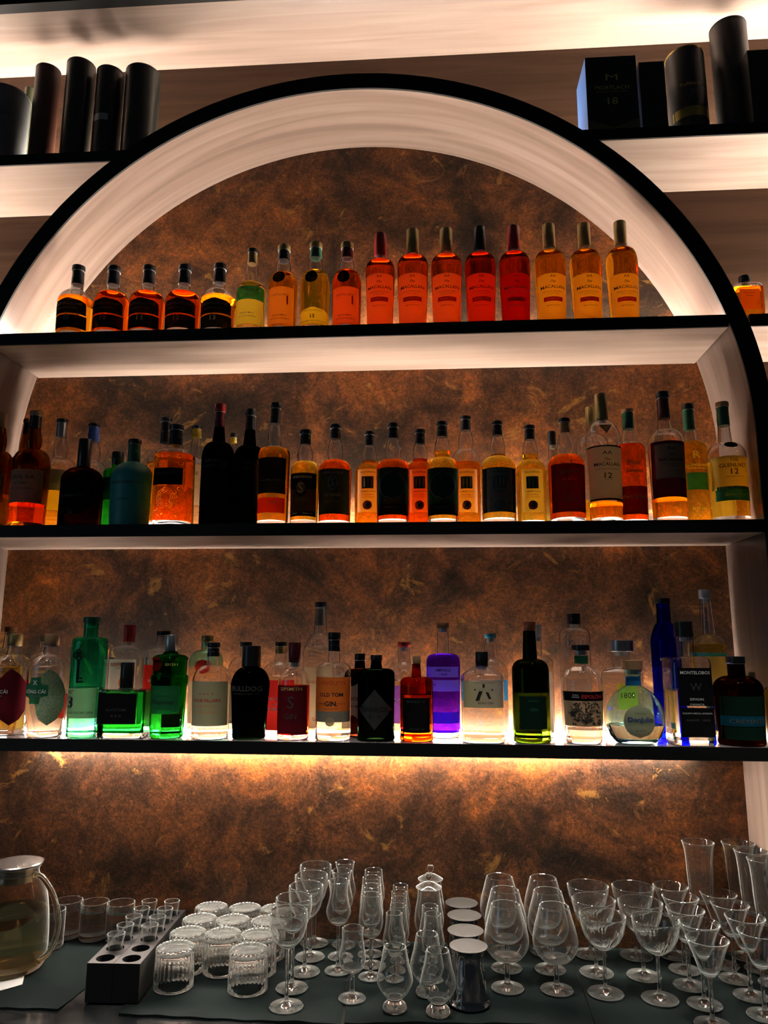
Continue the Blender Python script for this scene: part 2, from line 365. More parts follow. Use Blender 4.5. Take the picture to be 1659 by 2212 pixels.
def cloth(label, quad, seed, g='dark bar cloths on the counter'):
    """quad: front-left, front-right, back-right, back-left (x, y)"""
    nx, ny = 56, 44; bm = bmesh.new(); rnd = random.Random(seed)
    fl, fr, br, bl = [Vector((p[0], p[1])) for p in quad]
    waves = [(rnd.uniform(8, 26), rnd.uniform(-20, 20), rnd.uniform(0, 6), rnd.uniform(.0003, .0007)) for _ in range(7)]
    top, bot = [], []
    for j in range(ny+1):
        v = j/ny; rt, rb = [], []
        for i in range(nx+1):
            u = i/nx; p = (fl*(1-u)+fr*u)*(1-v) + (bl*(1-u)+br*u)*v
            amp = max(0, 1-v*7)**1.3
            if j == 0: p = p + Vector((0, .0015*math.sin(u*40+seed)))
            h = sum(a*(math.sin(kx*p.x*1.7+ky*p.y+ph)+1) for kx, ky, ph, a in waves)*amp*.9
            rt.append(bm.verts.new((p.x, p.y, ZK-.0006+h))); rb.append(bm.verts.new((p.x, p.y, ZK-.0022)))
        top.append(rt); bot.append(rb)
    for j in range(ny):
        for i in range(nx): bm.faces.new((top[j][i], top[j][i+1], top[j+1][i+1], top[j+1][i]))
    def side(a, b):
        for i in range(len(a)-1): bm.faces.new((a[i], b[i], b[i+1], a[i+1]))
    side(top[0], bot[0]); side(top[-1], bot[-1]); side([r[0] for r in top], [r[0] for r in bot]); side([r[-1] for r in top], [r[-1] for r in bot])
    bmesh.ops.recalc_face_normals(bm, faces=bm.faces)
    return tag(link_mesh('bar_cloth', bm, CLOTH), label, 'cloth', g)
def k(x, y): p = atZ(x, y, ZK); return (p.x, p.y)
cA, cB = k(0, 2174), k(126, 2181)
cloth('dark grey green cloth under the tea jug and water tumblers', [(-1.05, cA[1]-.02), cB, k(262, 2040), (-1.05, D-.006)][:2]+[(k(240, 2050)[0]+.06, D-.004), (-1.05, D-.004)], 3)
e0, e1 = k(256, 2192), k(742, 2218)
cloth('dark green cloth under the upturned ribbed tumblers', [e0, k(735, 2214), (k(735, 2100)[0], D-.004), (k(262, 2100)[0]+.01, D-.004)], 7)
cloth('dark green cloth under the tulip glasses and steel jiggers', [k(744, 2210), k(1285, 2216), (k(1232, 2056)[0]-.002, D-.004), (k(735, 2100)[0]+.001, D-.004)], 9)
cloth('dark green cloth under the wine glasses at the right end', [(k(1287, 2216)[0], k(1287, 2216)[1]), (.84, k(1600, 2240)[1]), (.84, D-.004), (k(1234, 2056)[0], D-.004)], 13)
# ------------------------------------------------------------------ bottles
AMBER = glass('liquid_amber', (1.0, .62, .12), 1.36); RED = glass('liquid_red', (1.0, .36, .045), 1.36); DRED = glass('liquid_deep_red', (.85, .19, .03), 1.36)
YEL = glass('liquid_gold', (1.0, .82, .20), 1.36); PALE = glass('liquid_straw', (1.0, .90, .42), 1.36); CLR = glass('liquid_clear', (.97, .99, .97), 1.36)
TEAL = glass('teal_glass', (.32, .86, .70), 1.45); GREEN = glass('green_glass', (.07, .52, .13), 1.45); OLIVE = glass('olive_glass', (.15, .22, .03), 1.45)
DGREEN = glass('dark_green_glass', (.010, .018, .009), 1.45); PURPLE = glass('liquid_violet', (.22, .06, .88), 1.36); BLUE = glass('cobalt_glass', (.02, .04, .85), 1.45)
BROWN = glass('brown_glass', (.75, .22, .03), 1.45); DBROWN = glass('dark_brown_glass', (.055, .022, .012), 1.45); SMOKE = glass('amber_smoke_glass', (.62, .42, .10), 1.45)
CBLK = pbr('cap_black', (.010, .010, .011), .3); CRED = pbr('cap_red', (.30, .012, .014), .35); CGOLD = pbr('cap_gold', (.38, .27, .10), .35, .6)
CSIL = pbr('cap_silver', (.50, .50, .50), .3, .9); CCORK = pbr('cork', (.42, .22, .10), .7); CWHT = pbr('cap_white', (.75, .75, .70), .4); CBLU = pbr('cap_blue', (.03, .09, .35), .35)
CGRN = pbr('cap_green', (.01, .10, .05), .35); CBURG = pbr('cap_burgundy', (.09, .008, .012), .35); CCOP = pbr('cap_copper', (.45, .15, .07), .35, .5); CCYAN = pbr('cap_cyan', (.06, .35, .5), .35, .4)
TMATTE = pbr('teal_matte', (.02, .27, .24), .45); BMATTE = pbr('black_matte', (.012, .009, .009), .3)
LBLK = paper('label_black', (.010, .010, .011), .1); LCREAM = paper('label_cream', (.80, .66, .42)); LWHT = paper('label_white', (.82, .80, .74)); LOR = paper('label_orange', (.75, .22, .04))
LRED = paper('label_red', (.42, .020, .016)); LYEL = paper('label_yellow', (.88, .70, .15)); LGRN = paper('label_green', (.03, .17, .08), .3); LDG = paper('label_dark_green', (.010, .030, .020), .15)
LGREY = paper('label_grey', (.28, .27, .22), .4); LBURG = paper('label_burgundy', (.12, .012, .02), .25); LLIME = paper('label_lime', (.50, .58, .06)); LBLUE = paper('label_blue', (.04, .28, .65)); LSAGE = paper('label_sage', (.55, .55, .34), .45)
LVIO = paper('label_violet', (.22, .08, .5)); LTEALB = paper('label_petrol', (.01, .10, .16), .2); LWARM = paper('label_amber_paper', (.86, .50, .18), .6)
IBLK = pbr('ink_black', (.012, .012, .012), .6); IRED = pbr('ink_red', (.55, .03, .02), .6); IGOLD = pbr('ink_gold', (.60, .42, .14), .45); IGREY = pbr('ink_grey', (.10, .10, .09), .5)
IWHT = pbr('ink_white', (.75, .75, .72), .5); IBLUE = pbr('ink_blue', (.02, .05, .22), .5); IORG = pbr('ink_orange', (.75, .25, .05), .5); IDIM = pbr('ink_dim', (.045, .045, .042), .5); IGRN = pbr('ink_green', (.02, .12, .05), .6)
SHZ = {'A': ZA, 'B': ZB, 'C': ZC}
def bottle(name, label, sh, Y, xb, yt, yc, yn, ys, hc, hn, hb, cap, body, liq=None, lvl=None, labs=(), txt=(), bot=.95, n=2, dep=1., bulge=None, capstep=None,
           wrap=None, rnd=2.0, rz=0., grp=None, base=True, extra=None, prof=None, cat='bottle', swell=1.0, midr=None):
    """y values and half widths are measured on the photograph at depth Y; everything becomes metres on the shelf"""
    z0 = SHZ[sh]; ybase = {'A': 705, 'B': 1130, 'C': 1595}[sh]
    P0 = atY(xb, ybase, Y); m = px2m(P0)
    hz = lambda y: atY(xb, y, Y).z - z0
    zt, zc, zn, zs = hz(yt), hz(yc), hz(yn), hz(ys)
    rc, rn, rb = hc*m, hn*m, hb*m
    root = empty(name, label, cat, (P0.x, Y, z0+.0004), rz, grp)
    # outer profile (r, z) from base to the top of the glass
    rbot = rb*bot
    if prof:
        out = [(h*m, hz(y) if y else 0.0) for h, y in prof]
    else:
        out = [(rbot-.004, 0), (rbot-.001, .0012), (rbot, .004)]
        if midr: out += [(rb*q, zs*t) for q, t in midr]
        else: out += [(rbot+(rb-rbot)*t, .004+(zs-.004)*t) for t in (.25, .5, .75, 1)]
        for i in range(1, 9):
            t = i/8; a = t*PI/2
            # superelliptic shoulder
            out.append((rn+(rb-rn)*max(0, math.cos(a))**(2/rnd), zs+(zn-zs)*math.sin(a)**(2/rnd)))
        if bulge: out += [(bulge*m, zn+(zc-zn)*.25), (bulge*m*.99, zn+(zc-zn)*.5), (rn*.93, zn+(zc-zn)*.85)]
    rtop = min(rc*.88, out[-1][0]); out.append((rtop, max(zc, out[-1][1]+.0008))); out.append((rtop, max(zc, out[-2][1])+ (zt-zc)*.35))
    zr = out[-1][1]
    solid = (liq is None)
    kw = dict(n=n, dep=dep)
    seg = 48 if n != 2 else 36
    if solid:      # dark or coloured glass whose content cannot be told from it
        bm = bmesh.new(); lathe(bm, out, seg, **kw); bmesh.ops.recalc_face_normals(bm, faces=bm.faces); link_mesh('glass', bm, body, root)
    else:
        zl = hz(lvl) if lvl else zn; zb = .012 if base else .0
        bm = bmesh.new()
        up = [(interp(out, zl), zl)] + [p for p in out if p[1] > zl+.0005]
        th = .0022
        inner = [(max(p[0]-th, .003), p[1]) for p in up]
        lathe(bm, up + inner[::-1], seg, cap0=False, cap1=False, **kw)
        # close the ring at the bottom of the hollow part
        if base:
            bb = bmesh.new(); lathe(bb, [p for p in out if p[1] < zb-.0002] + [(interp(out, zb), zb-.0002)], seg, **kw)
            bmesh.ops.recalc_face_normals(bb, faces=bb.faces); link_mesh('glass_base', bb, body, root)
        bmesh.ops.recalc_face_normals(bm, faces=bm.faces)
        link_mesh('glass', bm, body, root)
        bm = bmesh.new(); mid = [(interp(out, zb), zb)] + [p for p in out if zb+.0005 < p[1] < zl-.0005] + [(interp(out, zl), zl-.0002)]
        lathe(bm, mid, seg, **kw); bmesh.ops.recalc_face_normals(bm, faces=bm.faces); link_mesh('liquid', bm, liq, root)
    # cap
    bm = bmesh.new(); zcb = zc if not capstep else hz(capstep)
    lathe(bm, [(rc*.96, zcb), (rc, zcb+.001), (rc, zt-.0015), (rc*.95, zt-.0003), (rc*.88, zt)], 28)
    bmesh.ops.recalc_face_normals(bm, faces=bm.faces)
    co = link_mesh('cap', bm, cap, root)
    if capstep:     # a neck sleeve of another look between cap and neck
        bm = bmesh.new(); lathe(bm, [(rc*.94, zc), (rc*.94, (zc+zcb)/2), (rc*.90, (zc+zcb)/2+.0006), (rc*.90, zcb-.0002)], 28)
        bmesh.ops.recalc_face_normals(bm, faces=bm.faces); link_mesh('neck_sleeve', bm, wrap or cap, root)
        bm = bmesh.new(); lathe(bm, [(rc*.97, zcb-.0016), (rc*.97, zcb-.0002)], 28)
        bmesh.ops.recalc_face_normals(bm, faces=bm.faces); link_mesh('neck_ring', bm, CSIL, root)
    elif liq is not None:    # stopper inside the neck
        bm = bmesh.new(); lathe(bm, [(rtop*.70, zc-.010), (rtop*.72, zc-.0005)], 20)
        bmesh.ops.recalc_face_normals(bm, faces=bm.faces); link_mesh('stopper', bm, CWHT, root)
    rf = lambda z: interp(out, z)
    los = []
    for L in labs:
        y0, y1, wf, mat = L[:4]; shp = L[4] if len(L) > 4 else 'rect'; off = (L[5] if len(L) > 5 else 0)*m; ep = L[6] if len(L) > 6 else .0005
        bm = bmesh.new(); za, zb_ = hz(y1), hz(y0)
        patch(bm, za, zb_, wf*rb, rf, n, dep, shp, off, eps=ep)
        los.append(link_mesh('label', bm, mat, root))
    if txt:
        bm = bmesh.new(); ms = []
        for T in txt:
            s, y, wpx, mat = T[:4]; kk = T[4] if len(T) > 4 else {}
            if mat not in ms: ms.append(mat)
            off = kk.get('off', 0)*m
            put_text(bm, s, off, hz(y), min(wpx*m, 1.75*rf(hz(y))), rf, n, dep, ms.index(mat), kk.get('b', .004), kk.get('sh', 0), maxh=kk.get('mh', 99)*m, eps=kk.get('e', .0011))
        link_mesh('lettering', bm, ms, los[0] if los else root, smooth=False)
    if extra: extra(root, rf, m, hz, out)
    return root
GA = 'bottles on the upper shelf'; GB = 'whiskies on the middle shelf'; GC = 'spirits on the lowest shelf'
# ---- upper shelf
def bA(label, x, yt, yc, yn, ys, hc, hn, hb, cap, liq, lvl, labs=(), txt=(), **k):
    return bottle('whisky_bottle', label, 'A', k.pop('Y', .052), x, yt, yc, yn, ys, hc, hn, hb, cap, CLEAR, liq, lvl, labs, txt, grp=GA, **k)
for i, (x, yt, lv, num, liq, nm, ink, dsc) in enumerate([
    (160, 577, 652, '8', AMBER, IDIM, IDIM, 'orange whisky bottle at the far left end of the upper shelf, black arched label'),
    (238, 578, 640, '10', RED, IDIM, IRED, 'deep red whisky bottle numbered 10 on its black label'),
    (315, 577, 640, '11', RED, IDIM, IORG, 'deep red whisky bottle numbered 11 on its black label'),
    (393, 576, 640, '12', RED, IDIM, IORG, 'bright red whisky bottle numbered 12 on a red disc, black label'),
    (470, 573, 650, '13', AMBER, IGREY, IGOLD, 'orange whisky bottle numbered 13 in gold beside the pale yellow bottle')]):
    bA(dsc, x, yt, yt+40, yt+56, yt+84, 14, 13, 37.5, CBLK, liq, lv,
       [(660, 692, .88, LBLK, 'arch'), (695, 722, .9, LBLK), (694, 713, .26, LRED if num == '12' else LBLK, 'oval', 0, .0008)],
       [('GLENALLACHIE', 671, 58, nm, {'mh': 12}), ('SPEYSIDE SINGLE MALT', 681, 44, nm, {'mh': 3}), (num, 702, 13, ink, {'mh': 10, 'b': .02, 'e': .0015})],
       capstep=yt+11, wrap=CBLK, rnd=2.2)
bA('pale yellow whisky bottle with green band label beside the bottle numbered 13', 540, 540, 572, 614, 636, 11, 15, 32, CBLK, PALE, 617,
   [(632, 660, .96, LGRN), (660, 712, .94, LYEL)], [('CONNOISSEURS', 640, 52, LYEL, {'mh': 9}), ('CHOICE', 650, 34, LYEL, {'mh': 8}), ('SINGLE MALT', 689, 32, IGREY, {'mh': 4}), ('SCOTCH WHISKY', 696, 40, IGREY, {'mh': 4})],
   capstep=548, wrap=CGOLD, bulge=14)
def sig(label, x, yt, cap, liq, lab, n):
    t = [('DISTILLERY', 651, 38, IGREY, {'mh': 4}), ('SINGLE MALT', 694, 32, IBLK, {'mh': 4}), ('SCOTCH WHISKY', 701, 40, IBLK, {'mh': 5}), ('1', 662, 3, IRED, {'off': 16})] if lab == 'o' else \
        [('FROM CAOL ILA DISTILLERY', 684, 42, IBLK, {'mh': 4}), ('13', 696, 9, IBLK, {'mh': 10, 'b': .03}), ('SINGLE MALT SCOTCH WHISKY', 706, 54, IBLK, {'mh': 5})]
    labs = [(634, 712, .86, LWARM)] if lab == 'o' else [(677, 712, .96, LYEL, 'arch')]
    labs.append((598, 625, .43, LBLK, 'oval', -4))
    bA(label, x, yt, yt+33, yt+62, 626, 14, 15, 32, cap, liq, yt+64, labs, t, capstep=yt+12, wrap=n, bulge=16.5, rnd=2.3)
sig('amber whisky bottle with black round shoulder seal and orange label, left of a golden one', 609, 532, CGOLD, AMBER, 'o', CBLK)
sig('golden whisky bottle with black round seal, between two amber bottles with seals', 679, 527, CGOLD, YEL, 'y', CGRN)
sig('red amber whisky bottle with black round seal and dark red neck', 748, 527, CGOLD, RED, 'o', CBURG)
for i, (x, yt, cap, liq, lab, dsc) in enumerate([
    (821, 507, CRED, AMBER, LWARM, 'red capped whisky bottle with cream label, leftmost of the eight tall matching bottles'),
    (892, 498, CGOLD, AMBER, LWARM, 'gold capped tall whisky bottle right beside the red capped one with cream label'),
    (966, 496, CGOLD, AMBER, LWARM, 'gold capped tall whisky bottle left of the black capped one'),
    (1040, 493, CBLK, RED, LOR, 'tall red whisky bottle with black cap and dark red label'),
    (1115, 491, CRED, DRED, LRED, 'tall deep red whisky bottle with red cap and red label'),
    (1193, 487, CGOLD, YEL, LYEL, 'gold capped tall bottle with bright yellow label, right of the all red bottle'),
    (1271, 485, CGOLD, YEL, LYEL, 'gold capped tall bottle with yellow label, second from the right on the upper shelf'),
    (1351, 481, CGOLD, YEL, LYEL, 'rightmost tall whisky bottle of the upper shelf, before the arch wall')]):
    d = i == 0
    red = lab is LRED
    bA(dsc, x, yt, yt+50+(0 if not d else -2), yt+60, 586 if not d else 594, 13.5, 14, 34 if not d else 32, cap, RED if liq is AMBER else (AMBER if liq is YEL else DRED), yt+62,
       [(606, 712, .90, lab), (655, 664, .58, LRED, 'rect', 0, .0008)],
       [('The', 623, 11, IBLK, {'sh': .4, 'b': .01}), ('MACALLAN', 634, 50, IBLK, {'mh': 9, 'b': .012}), ('HIGHLAND SINGLE MALT', 644, 42, IGREY, {'mh': 3}), ('SCOTCH WHISKY', 649, 26, IGREY, {'mh': 3}),
        ('CLASSIC CUT', 659.5, 30, IORG if not red else IRED, {'mh': 5, 'e': .0015}), ('LIMITED EDITION', 673, 30, IGREY, {'mh': 3}), ('^^', 612, 12, IBLK, {'mh': 6})],
       rnd=3.0, bot=.86, Y=.056)
bottle('whisky_flask', 'squat square flask of orange whisky outside the arch at the right edge', 'A', .05, 1617, 598, 612, 616, 627, 12, 11, 34, CBLK, CLEAR, AMBER, 627,
       [(634, 677, .62, LOR)], [('SINGLE MALT', 642, 24, IBLK, {'mh': 3}), ('WHISKY', 648, 18, IBLK, {'mh': 3})], n=5, dep=.6, rnd=3, grp='flask on the right side shelf')
# ---- middle shelf
def bB(label, x, yt, yc, yn, ys, hc, hn, hb, cap, body, liq, lvl, labs=(), txt=(), **k):
    return bottle('whisky_bottle', label, 'B', k.pop('Y', .054), x, yt, yc, yn, ys, hc, hn, hb, cap, body, liq, lvl, labs, txt, grp=GB, **k)
BK = .158
bB('dark amber bottle cut by the left picture edge on the middle shelf', -21, 894, 925, 975, 1003, 13, 15, 34, CCORK, SMOKE, AMBER, 1070, [(1030, 1090, .9, LCREAM)], bulge=17)
bB('brown glass bottle with cork top, cream label numbered 12, far left on middle shelf', 57, 890, 925, 972, 1003, 13.5, 14, 38.5, CCORK, SMOKE, RED, 1092, [(1022, 1092, .93, LCREAM)],
   [('CAOL ILA', 1038, 52, IBLK, {'mh': 11}), ('12 YEARS', 1051, 26, IBLK, {'mh': 7}), ('ISLAY SINGLE MALT', 1062, 50, IGREY, {'mh': 3})], bulge=17, capstep=900, wrap=CBLK)
bB('amber bottle with cork top standing behind the brown glass bottle at far left', 42, 907, 940, 984, 1006, 11, 12, 30, CCORK, SMOKE, AMBER, 1010, Y=BK, bulge=14, capstep=915, wrap=CBLK)
bB('clear bottle half full of yellow whisky with grey label, behind the matte black bottle', 116, 907, 946, 988, 1014, 12.5, 14, 37, CBLK, CLEAR, YEL, 1066, [(1022, 1066, .9, LGREY), (1066, 1108, .7, LYEL)], [('DISTILL', 1048, 40, IGREY, {'mh': 8})], Y=BK, bulge=17, capstep=915, wrap=CSIL)
bB('matte black rounded bottle with gold neck seal, left of the teal bottle', 171, 950, 1010, 1012, 1040, 14, 13, 44, CBLK, DBROWN, None, None, [(1045, 1100, .8, LBLK), (1102, 1118, .6, LBLK)],
   [('Bunnahabhain', 1078, 58, IDIM, {'mh': 7, 'sh': .2}), ('12', 1113, 9, IDIM)], rnd=1.9, bot=1.0)
bB('clear bottle with dark blue sleeve and black top, behind the matte black bottle', 188, 917, 955, 996, 1022, 12.5, 14, 31, CBLK, CLEAR, PALE, 1060, Y=BK, bulge=17, capstep=924, wrap=CBLU)
bB('green glass bottle with black cap peeping out left of the teal bottle', 245, 978, 1006, 1014, 1026, 13, 12, 28, CBLK, GREEN, None, None, [(1036, 1085, .7, LDG)], [('BENRIACH', 1045, 30, IGREY)], Y=.15, rnd=2.6)
bB('opaque teal rounded bottle with grey neck sleeve', 280, 951, 999, 1001, 1036, 14.5, 14, 45, CBLK, TMATTE, None, None, [], [('BRUICHLADDICH', 1050, 62, IDIM, {'mh': 6}), ('SINGLE MALT', 1086, 30, IDIM, {'mh': 4})], rnd=1.8, bot=.95, capstep=961, wrap=CGRN)
bB('orange whisky bottle with black neck sleeve, behind the carved amber bottle', 347, 904, 958, 975, 1000, 12.5, 12, 36, CBLK, CLEAR, AMBER, 1004, [(1008, 1060, .8, LWARM)], [('BOWMORE', 1015, 40, IBLK)], Y=BK, capstep=913, wrap=CBLK)
def carve(root, rf, m, hz, out):
    bm = bmesh.new(); rnd = random.Random(2)
    def curve(pts, rad=.0007):
        P = []
        for x, z in pts:
            r = rf(z); x = max(-r*.96, min(r*.96, x)); P.append((x, -surf_y(x, r, 2.6, 1)-.0001, z))
        tube(bm, P, rad, 5)
    zc_ = hz(1085)
    for s in (1, .8, .6): curve([(math.cos(a)*.022*s, zc_+math.sin(a)*.026*s) for a in [i*PI/12 for i in range(25)]])
    for kx in range(26):
        cx, cz = rnd.uniform(-.034, .034), rnd.choice([rnd.uniform(hz(1125), hz(1062)), rnd.uniform(hz(1014), hz(990))]); rr = rnd.uniform(.004, .009); a0 = rnd.uniform(0, 6)
        curve([(cx+math.cos(a0+a)*rr*(1-a/7), cz+math.sin(a0+a)*rr*(1-a/7)) for a in [i*.4 for i in range(12)]])
    link_mesh('relief', bm, CLEAR, root)
bB('amber bottle with carved swirl relief and small black label, black cap', 370, 919.6, 964, 975, 992, 16.5, 16, 42, CBLK, CLEAR, AMBER, 986, [(1020, 1056, .76, LBLK)], [('HIGHLAND PARK', 1032, 56, IDIM, {'mh': 8})], rnd=2.6, bot=1.06, n=2.6, capstep=931, wrap=CBLK, extra=carve)
bB('clear bottle with white label and pale stopper between the carved and the red capped bottle', 415, 921, 946, 992, 1006, 11.5, 11, 31, CBLK, CLEAR, CLR, 1000, [(1010, 1096, .85, LCREAM)], [('MOORE', 1029, 34, IBLK), ('SINGLE MALT', 1058, 30, IGREY, {'mh': 4})], Y=BK, capstep=928, wrap=LYEL)
bB('very dark bottle with red cap and striped neck seal', 465, 874.5, 925, 957, 990, 12.5, 14.5, 35.5, CRED, DGREEN, None, None, [(1000, 1100, .8, LBLK)], [('ARDBEG', 1003, 40, IDIM, {'mh': 9}), ('CORRYVRECKAN', 1014, 50, IDIM, {'mh': 6})], rnd=2, capstep=892, wrap=CBURG, bot=1)
bB('yellow whisky bottle glimpsed between the two very dark bottles', 497, 937, 958, 985, 1003, 8, 9, 24, CBLK, CLEAR, YEL, 1060, Y=BK, capstep=946, wrap=LYEL)
bB('very dark bottle with black cap and striped neck seal, right of the red capped one', 533, 885, 930, 965, 992, 12.5, 14.5, 33, CBLK, DGREEN, None, None, [(1000, 1100, .8, LBLK)], [('UIGEADAIL', 1008, 42, IDIM, {'mh': 9}), ('ISLAY', 1018, 24, IDIM, {'mh': 6})], Y=.098, rnd=2, capstep=900, wrap=CBLK, bot=1)
bB('tall orange bottle with large black label and dark orange band', 588, 872, 917, 967, 988, 12.5, 14, 35, CBLK, CLEAR, AMBER, 972, [(996, 1072, .86, LBLK), (1081, 1113, .84, LRED)], [('SINGLE MALT WHISKY', 1044, 48, IDIM, {'mh': 3}), ('1997', 1092, 18, IORG, {'off': 10})], bulge=15, capstep=884, wrap=CBLK, rnd=2.6)
def spring(label, x, yt, hb, liq, lab, kind, Y=.05):
    yn = yt+ (69 if kind == 10 else 78)
    if kind == 10:
        labs = [(1028, 1120, .90, LBLK), (1062, 1109, .88, LOR, 'rect', 0, .0008), (1042, 1079, .42, LBLK, 'oval', -3, .0011), (1046, 1075, .34, LOR, 'oval', -3, .0014)]
        t = [('SPRINGBANK', 1037, 42, IGOLD, {'mh': 8, 'b': .02}), ('S', 1060, 12, IGOLD, {'off': -3, 'mh': 22, 'e': .0018}), ('10 YEARS', 1085, 28, LYEL, {'mh': 6, 'e': .0014}), ('70cl      46%vol', 1114, 44, IGOLD, {'mh': 3})]
    else:
        labs = [(1020, 1116, .92, LDG), (1034, 1066, .28, IDIM, 'oval', 0, .0008), (1037, 1063, .24, LDG, 'oval', 0, .001)]
        t = [('SPRINGBANK', 1029, 44, IGREY, {'mh': 8, 'b': .02}), ('S', 1050, 10, IGREY, {'mh': 17, 'e': .0016}), ('15 YEARS', 1076, 34, IGREY, {'mh': 6}), ('CAMPBELTOWN SINGLE MALT', 1090, 34, IDIM, {'mh': 3})]
    bB(label, x, yt, yt+32, yn, 1024, 12.5, 15, hb, CBLK, CLEAR, liq, yn, labs, t, bulge=17.5, capstep=yt+9, wrap=CBLK, rnd=2.1, Y=Y)
spring('golden bottle with black and orange label, an S medallion and number 10', 656, 930, 31, YEL, LOR, 10, Y=.048)
spring('deep red bottle with dark green label numbered 15', 722, 918, 36, RED, LDG, 15, Y=.066)
def kilk(label, x, yt, hb, liq, num, Y, lab=None, lv=None, yn=None, side=False):
    yn = yn or yt+71; lab = lab or LCREAM
    labs = ([(1018, 1112, .93, LBLK, 'rect', 0, .0004)] if side else []) + [(1020, 1112, .72, lab, 'rect', 0, .0008), (1036, 1062, .40, IDIM, 'rect', -1, .0012), (1087, 1107, .31, IRED if not side else IDIM, 'oval', -1, .0012), (1089.5, 1104.5, .23, lab, 'oval', -1, .0015)]
    t = [('KILKERRAN', 1027, 32, IBLK, {'mh': 6, 'e': .0014}), ('III', 1049, 18, lab, {'mh': 22, 'e': .0018, 'b': .0}), ('CAMPBELTOWN', 1068, 32, IBLK, {'mh': 4, 'e': .0014}), ('SINGLE MALT', 1075, 26, IRED, {'mh': 3.5, 'e': .0014}),
         ('SCOTCH WHISKY', 1080, 30, IRED, {'mh': 3.5, 'e': .0014}), (num, 1097, 8, IBLK, {'mh': 9, 'b': .03, 'e': .002})]
    bB(label, x, yt, yt+31, yn, yn+27, 12, 15, hb, CBLK, CLEAR, liq, lv or yn-6, labs, t, bulge=17, capstep=yt+8, wrap=CBLK, rnd=2.1, Y=Y)
kilk('orange bottle with cream arch picture label numbered 8, between two darker bottles left of centre', 797, 933, 32, AMBER, '8', .125)
def hazel(label, x, yt, hb, liq, lv):
    bB(label, x, yt, yt+33, yt+79, 1018, 12.5, 15, hb, CBLK, CLEAR, liq, lv, [(1018, 1094, .92, LDG), (1025, 1086, .78, IDIM, 'oval', 0, .0008), (1027, 1084, .74, LDG, 'oval', 0, .0011), (1094, 1118, .90, LBLK)],
       [('SINGLE MALT', 1102, 34, IDIM, {'mh': 4})], bulge=18, capstep=yt+9, wrap=CBLK, rnd=2.1)
hazel('red bottle with large round dark green medallion label', 849, 915.6, 36.5, RED, 996)
kilk('orange red bottle with cream arch picture label, between the two round medallion bottles', 908, 929, 31, RED, '8', .125, LWARM)
hazel('golden bottle with large round dark green medallion label', 957, 912, 35.5, YEL, 977)
kilk('tall necked orange bottle with cream arch picture label, rising behind its neighbours', 1009, 900, 31, AMBER, '8', .135, LCREAM, 1003, 972)
kilk('golden bottle with arch picture label bordered black, numbered 12', 1079, 911, 38, YEL, '12', .05, LGREY, 984, 989, side=True)
kilk('golden bottle with pale arch picture label and red lettering, right of the number 12 one', 1150, 920, 32, YEL, '0', .085, LCREAM, 984, 996)
bB('slim yellow bottle glimpsed left of the scripted red bottle', 1199, 933, 962, 992, 1016, 9, 10, 26, CBLK, CLEAR, PALE, 1020, Y=BK)
bB('red bottle with handwritten style dark label, black top', 1228, 905, 937, 984, 1010, 13, 15, 39.5, CBLK, CLEAR, RED, 984, [(1010, 1112, .90, LBURG)],
   [('Longrow', 1028, 42, IDIM, {'sh': .4, 'mh': 14, 'b': .02}), ('RED', 1043, 28, IRED, {'mh': 5}), ('AGED 10 YEARS', 1059, 34, IDIM, {'mh': 4}), ('Aged in\nCampbeltown\nSingle Malt\nScotch Whisky', 1082, 36, IDIM, {'mh': 30, 'sh': .4})], bulge=19, capstep=913, wrap=CCORK, rnd=2.1)
bB('clear bottle with gold sleeve behind the big cream labelled bottle numbered 12', 1287, 880.6, 925, 940, 965, 11.5, 12, 36, CGOLD, CLEAR, YEL, 1085, Y=BK)
def tri(root, rf, m, hz, out):
    bm = bmesh.new(); z0, z1 = hz(947), hz(926)
    for s, mi, e in ((1, 0, .0008), (.72, 1, .0011)):
        zc_ = (z0+z1)/2+(z1-z0)*.12; vs = []
        for x, z in ((-14*m*s, zc_+(z1-zc_)*s), (14*m*s, zc_+(z1-zc_)*s), (0, zc_+(z0-zc_)*s)):
            r = rf(z); vs.append(bm.verts.new((x, -surf_y(x, r, 2, 1)-e-.002, z)))
        bm.faces.new(vs).material_index = mi
    link_mesh('neck_label', bm, [IBLK, LWARM], root, smooth=False)
bB('tall clear shouldered bottle with gold cap, cream label and number 12, nearly empty', 1311, 852, 909, 911, 948, 14, 15, 38, CGOLD, CLEAR, AMBER, 1090, [(972, 1085, .97, LCREAM), (971, 974, .975, LBLK, 'rect', 0, .0008), (1083, 1087, .97, LBLK, 'rect', 0, .0008)],
   [('The', 1001, 13, IBLK, {'sh': .4}), ('MACALLAN', 1011, 54, IBLK, {'mh': 10, 'b': .015}), ('HIGHLAND SINGLE MALT', 1021, 50, IGREY, {'mh': 3}), ('12', 1035, 16, IBLK, {'mh': 12, 'b': .01}), ('YEARS OLD', 1044, 16, IGREY, {'mh': 3}), ('^^', 987, 20, IBLK, {'mh': 7})], rnd=1.6, bot=.90, extra=tri)
bB('red bottle with handwriting on the glass and dark label, cork top', 1369, 885, 928, 957, 984, 13.5, 15, 33, CCORK, CLEAR, RED, 964, [(1056, 1116, .95, LBURG)], [('Peat', 1006, 30, IBLK, {'sh': .3}), ('Smoke', 1023, 36, IBLK, {'sh': .3}), ('Benromach', 1078, 52, IGOLD, {'sh': .3, 'mh': 14})], Y=.085, bulge=16, capstep=892, wrap=CGRN, rnd=2.4)
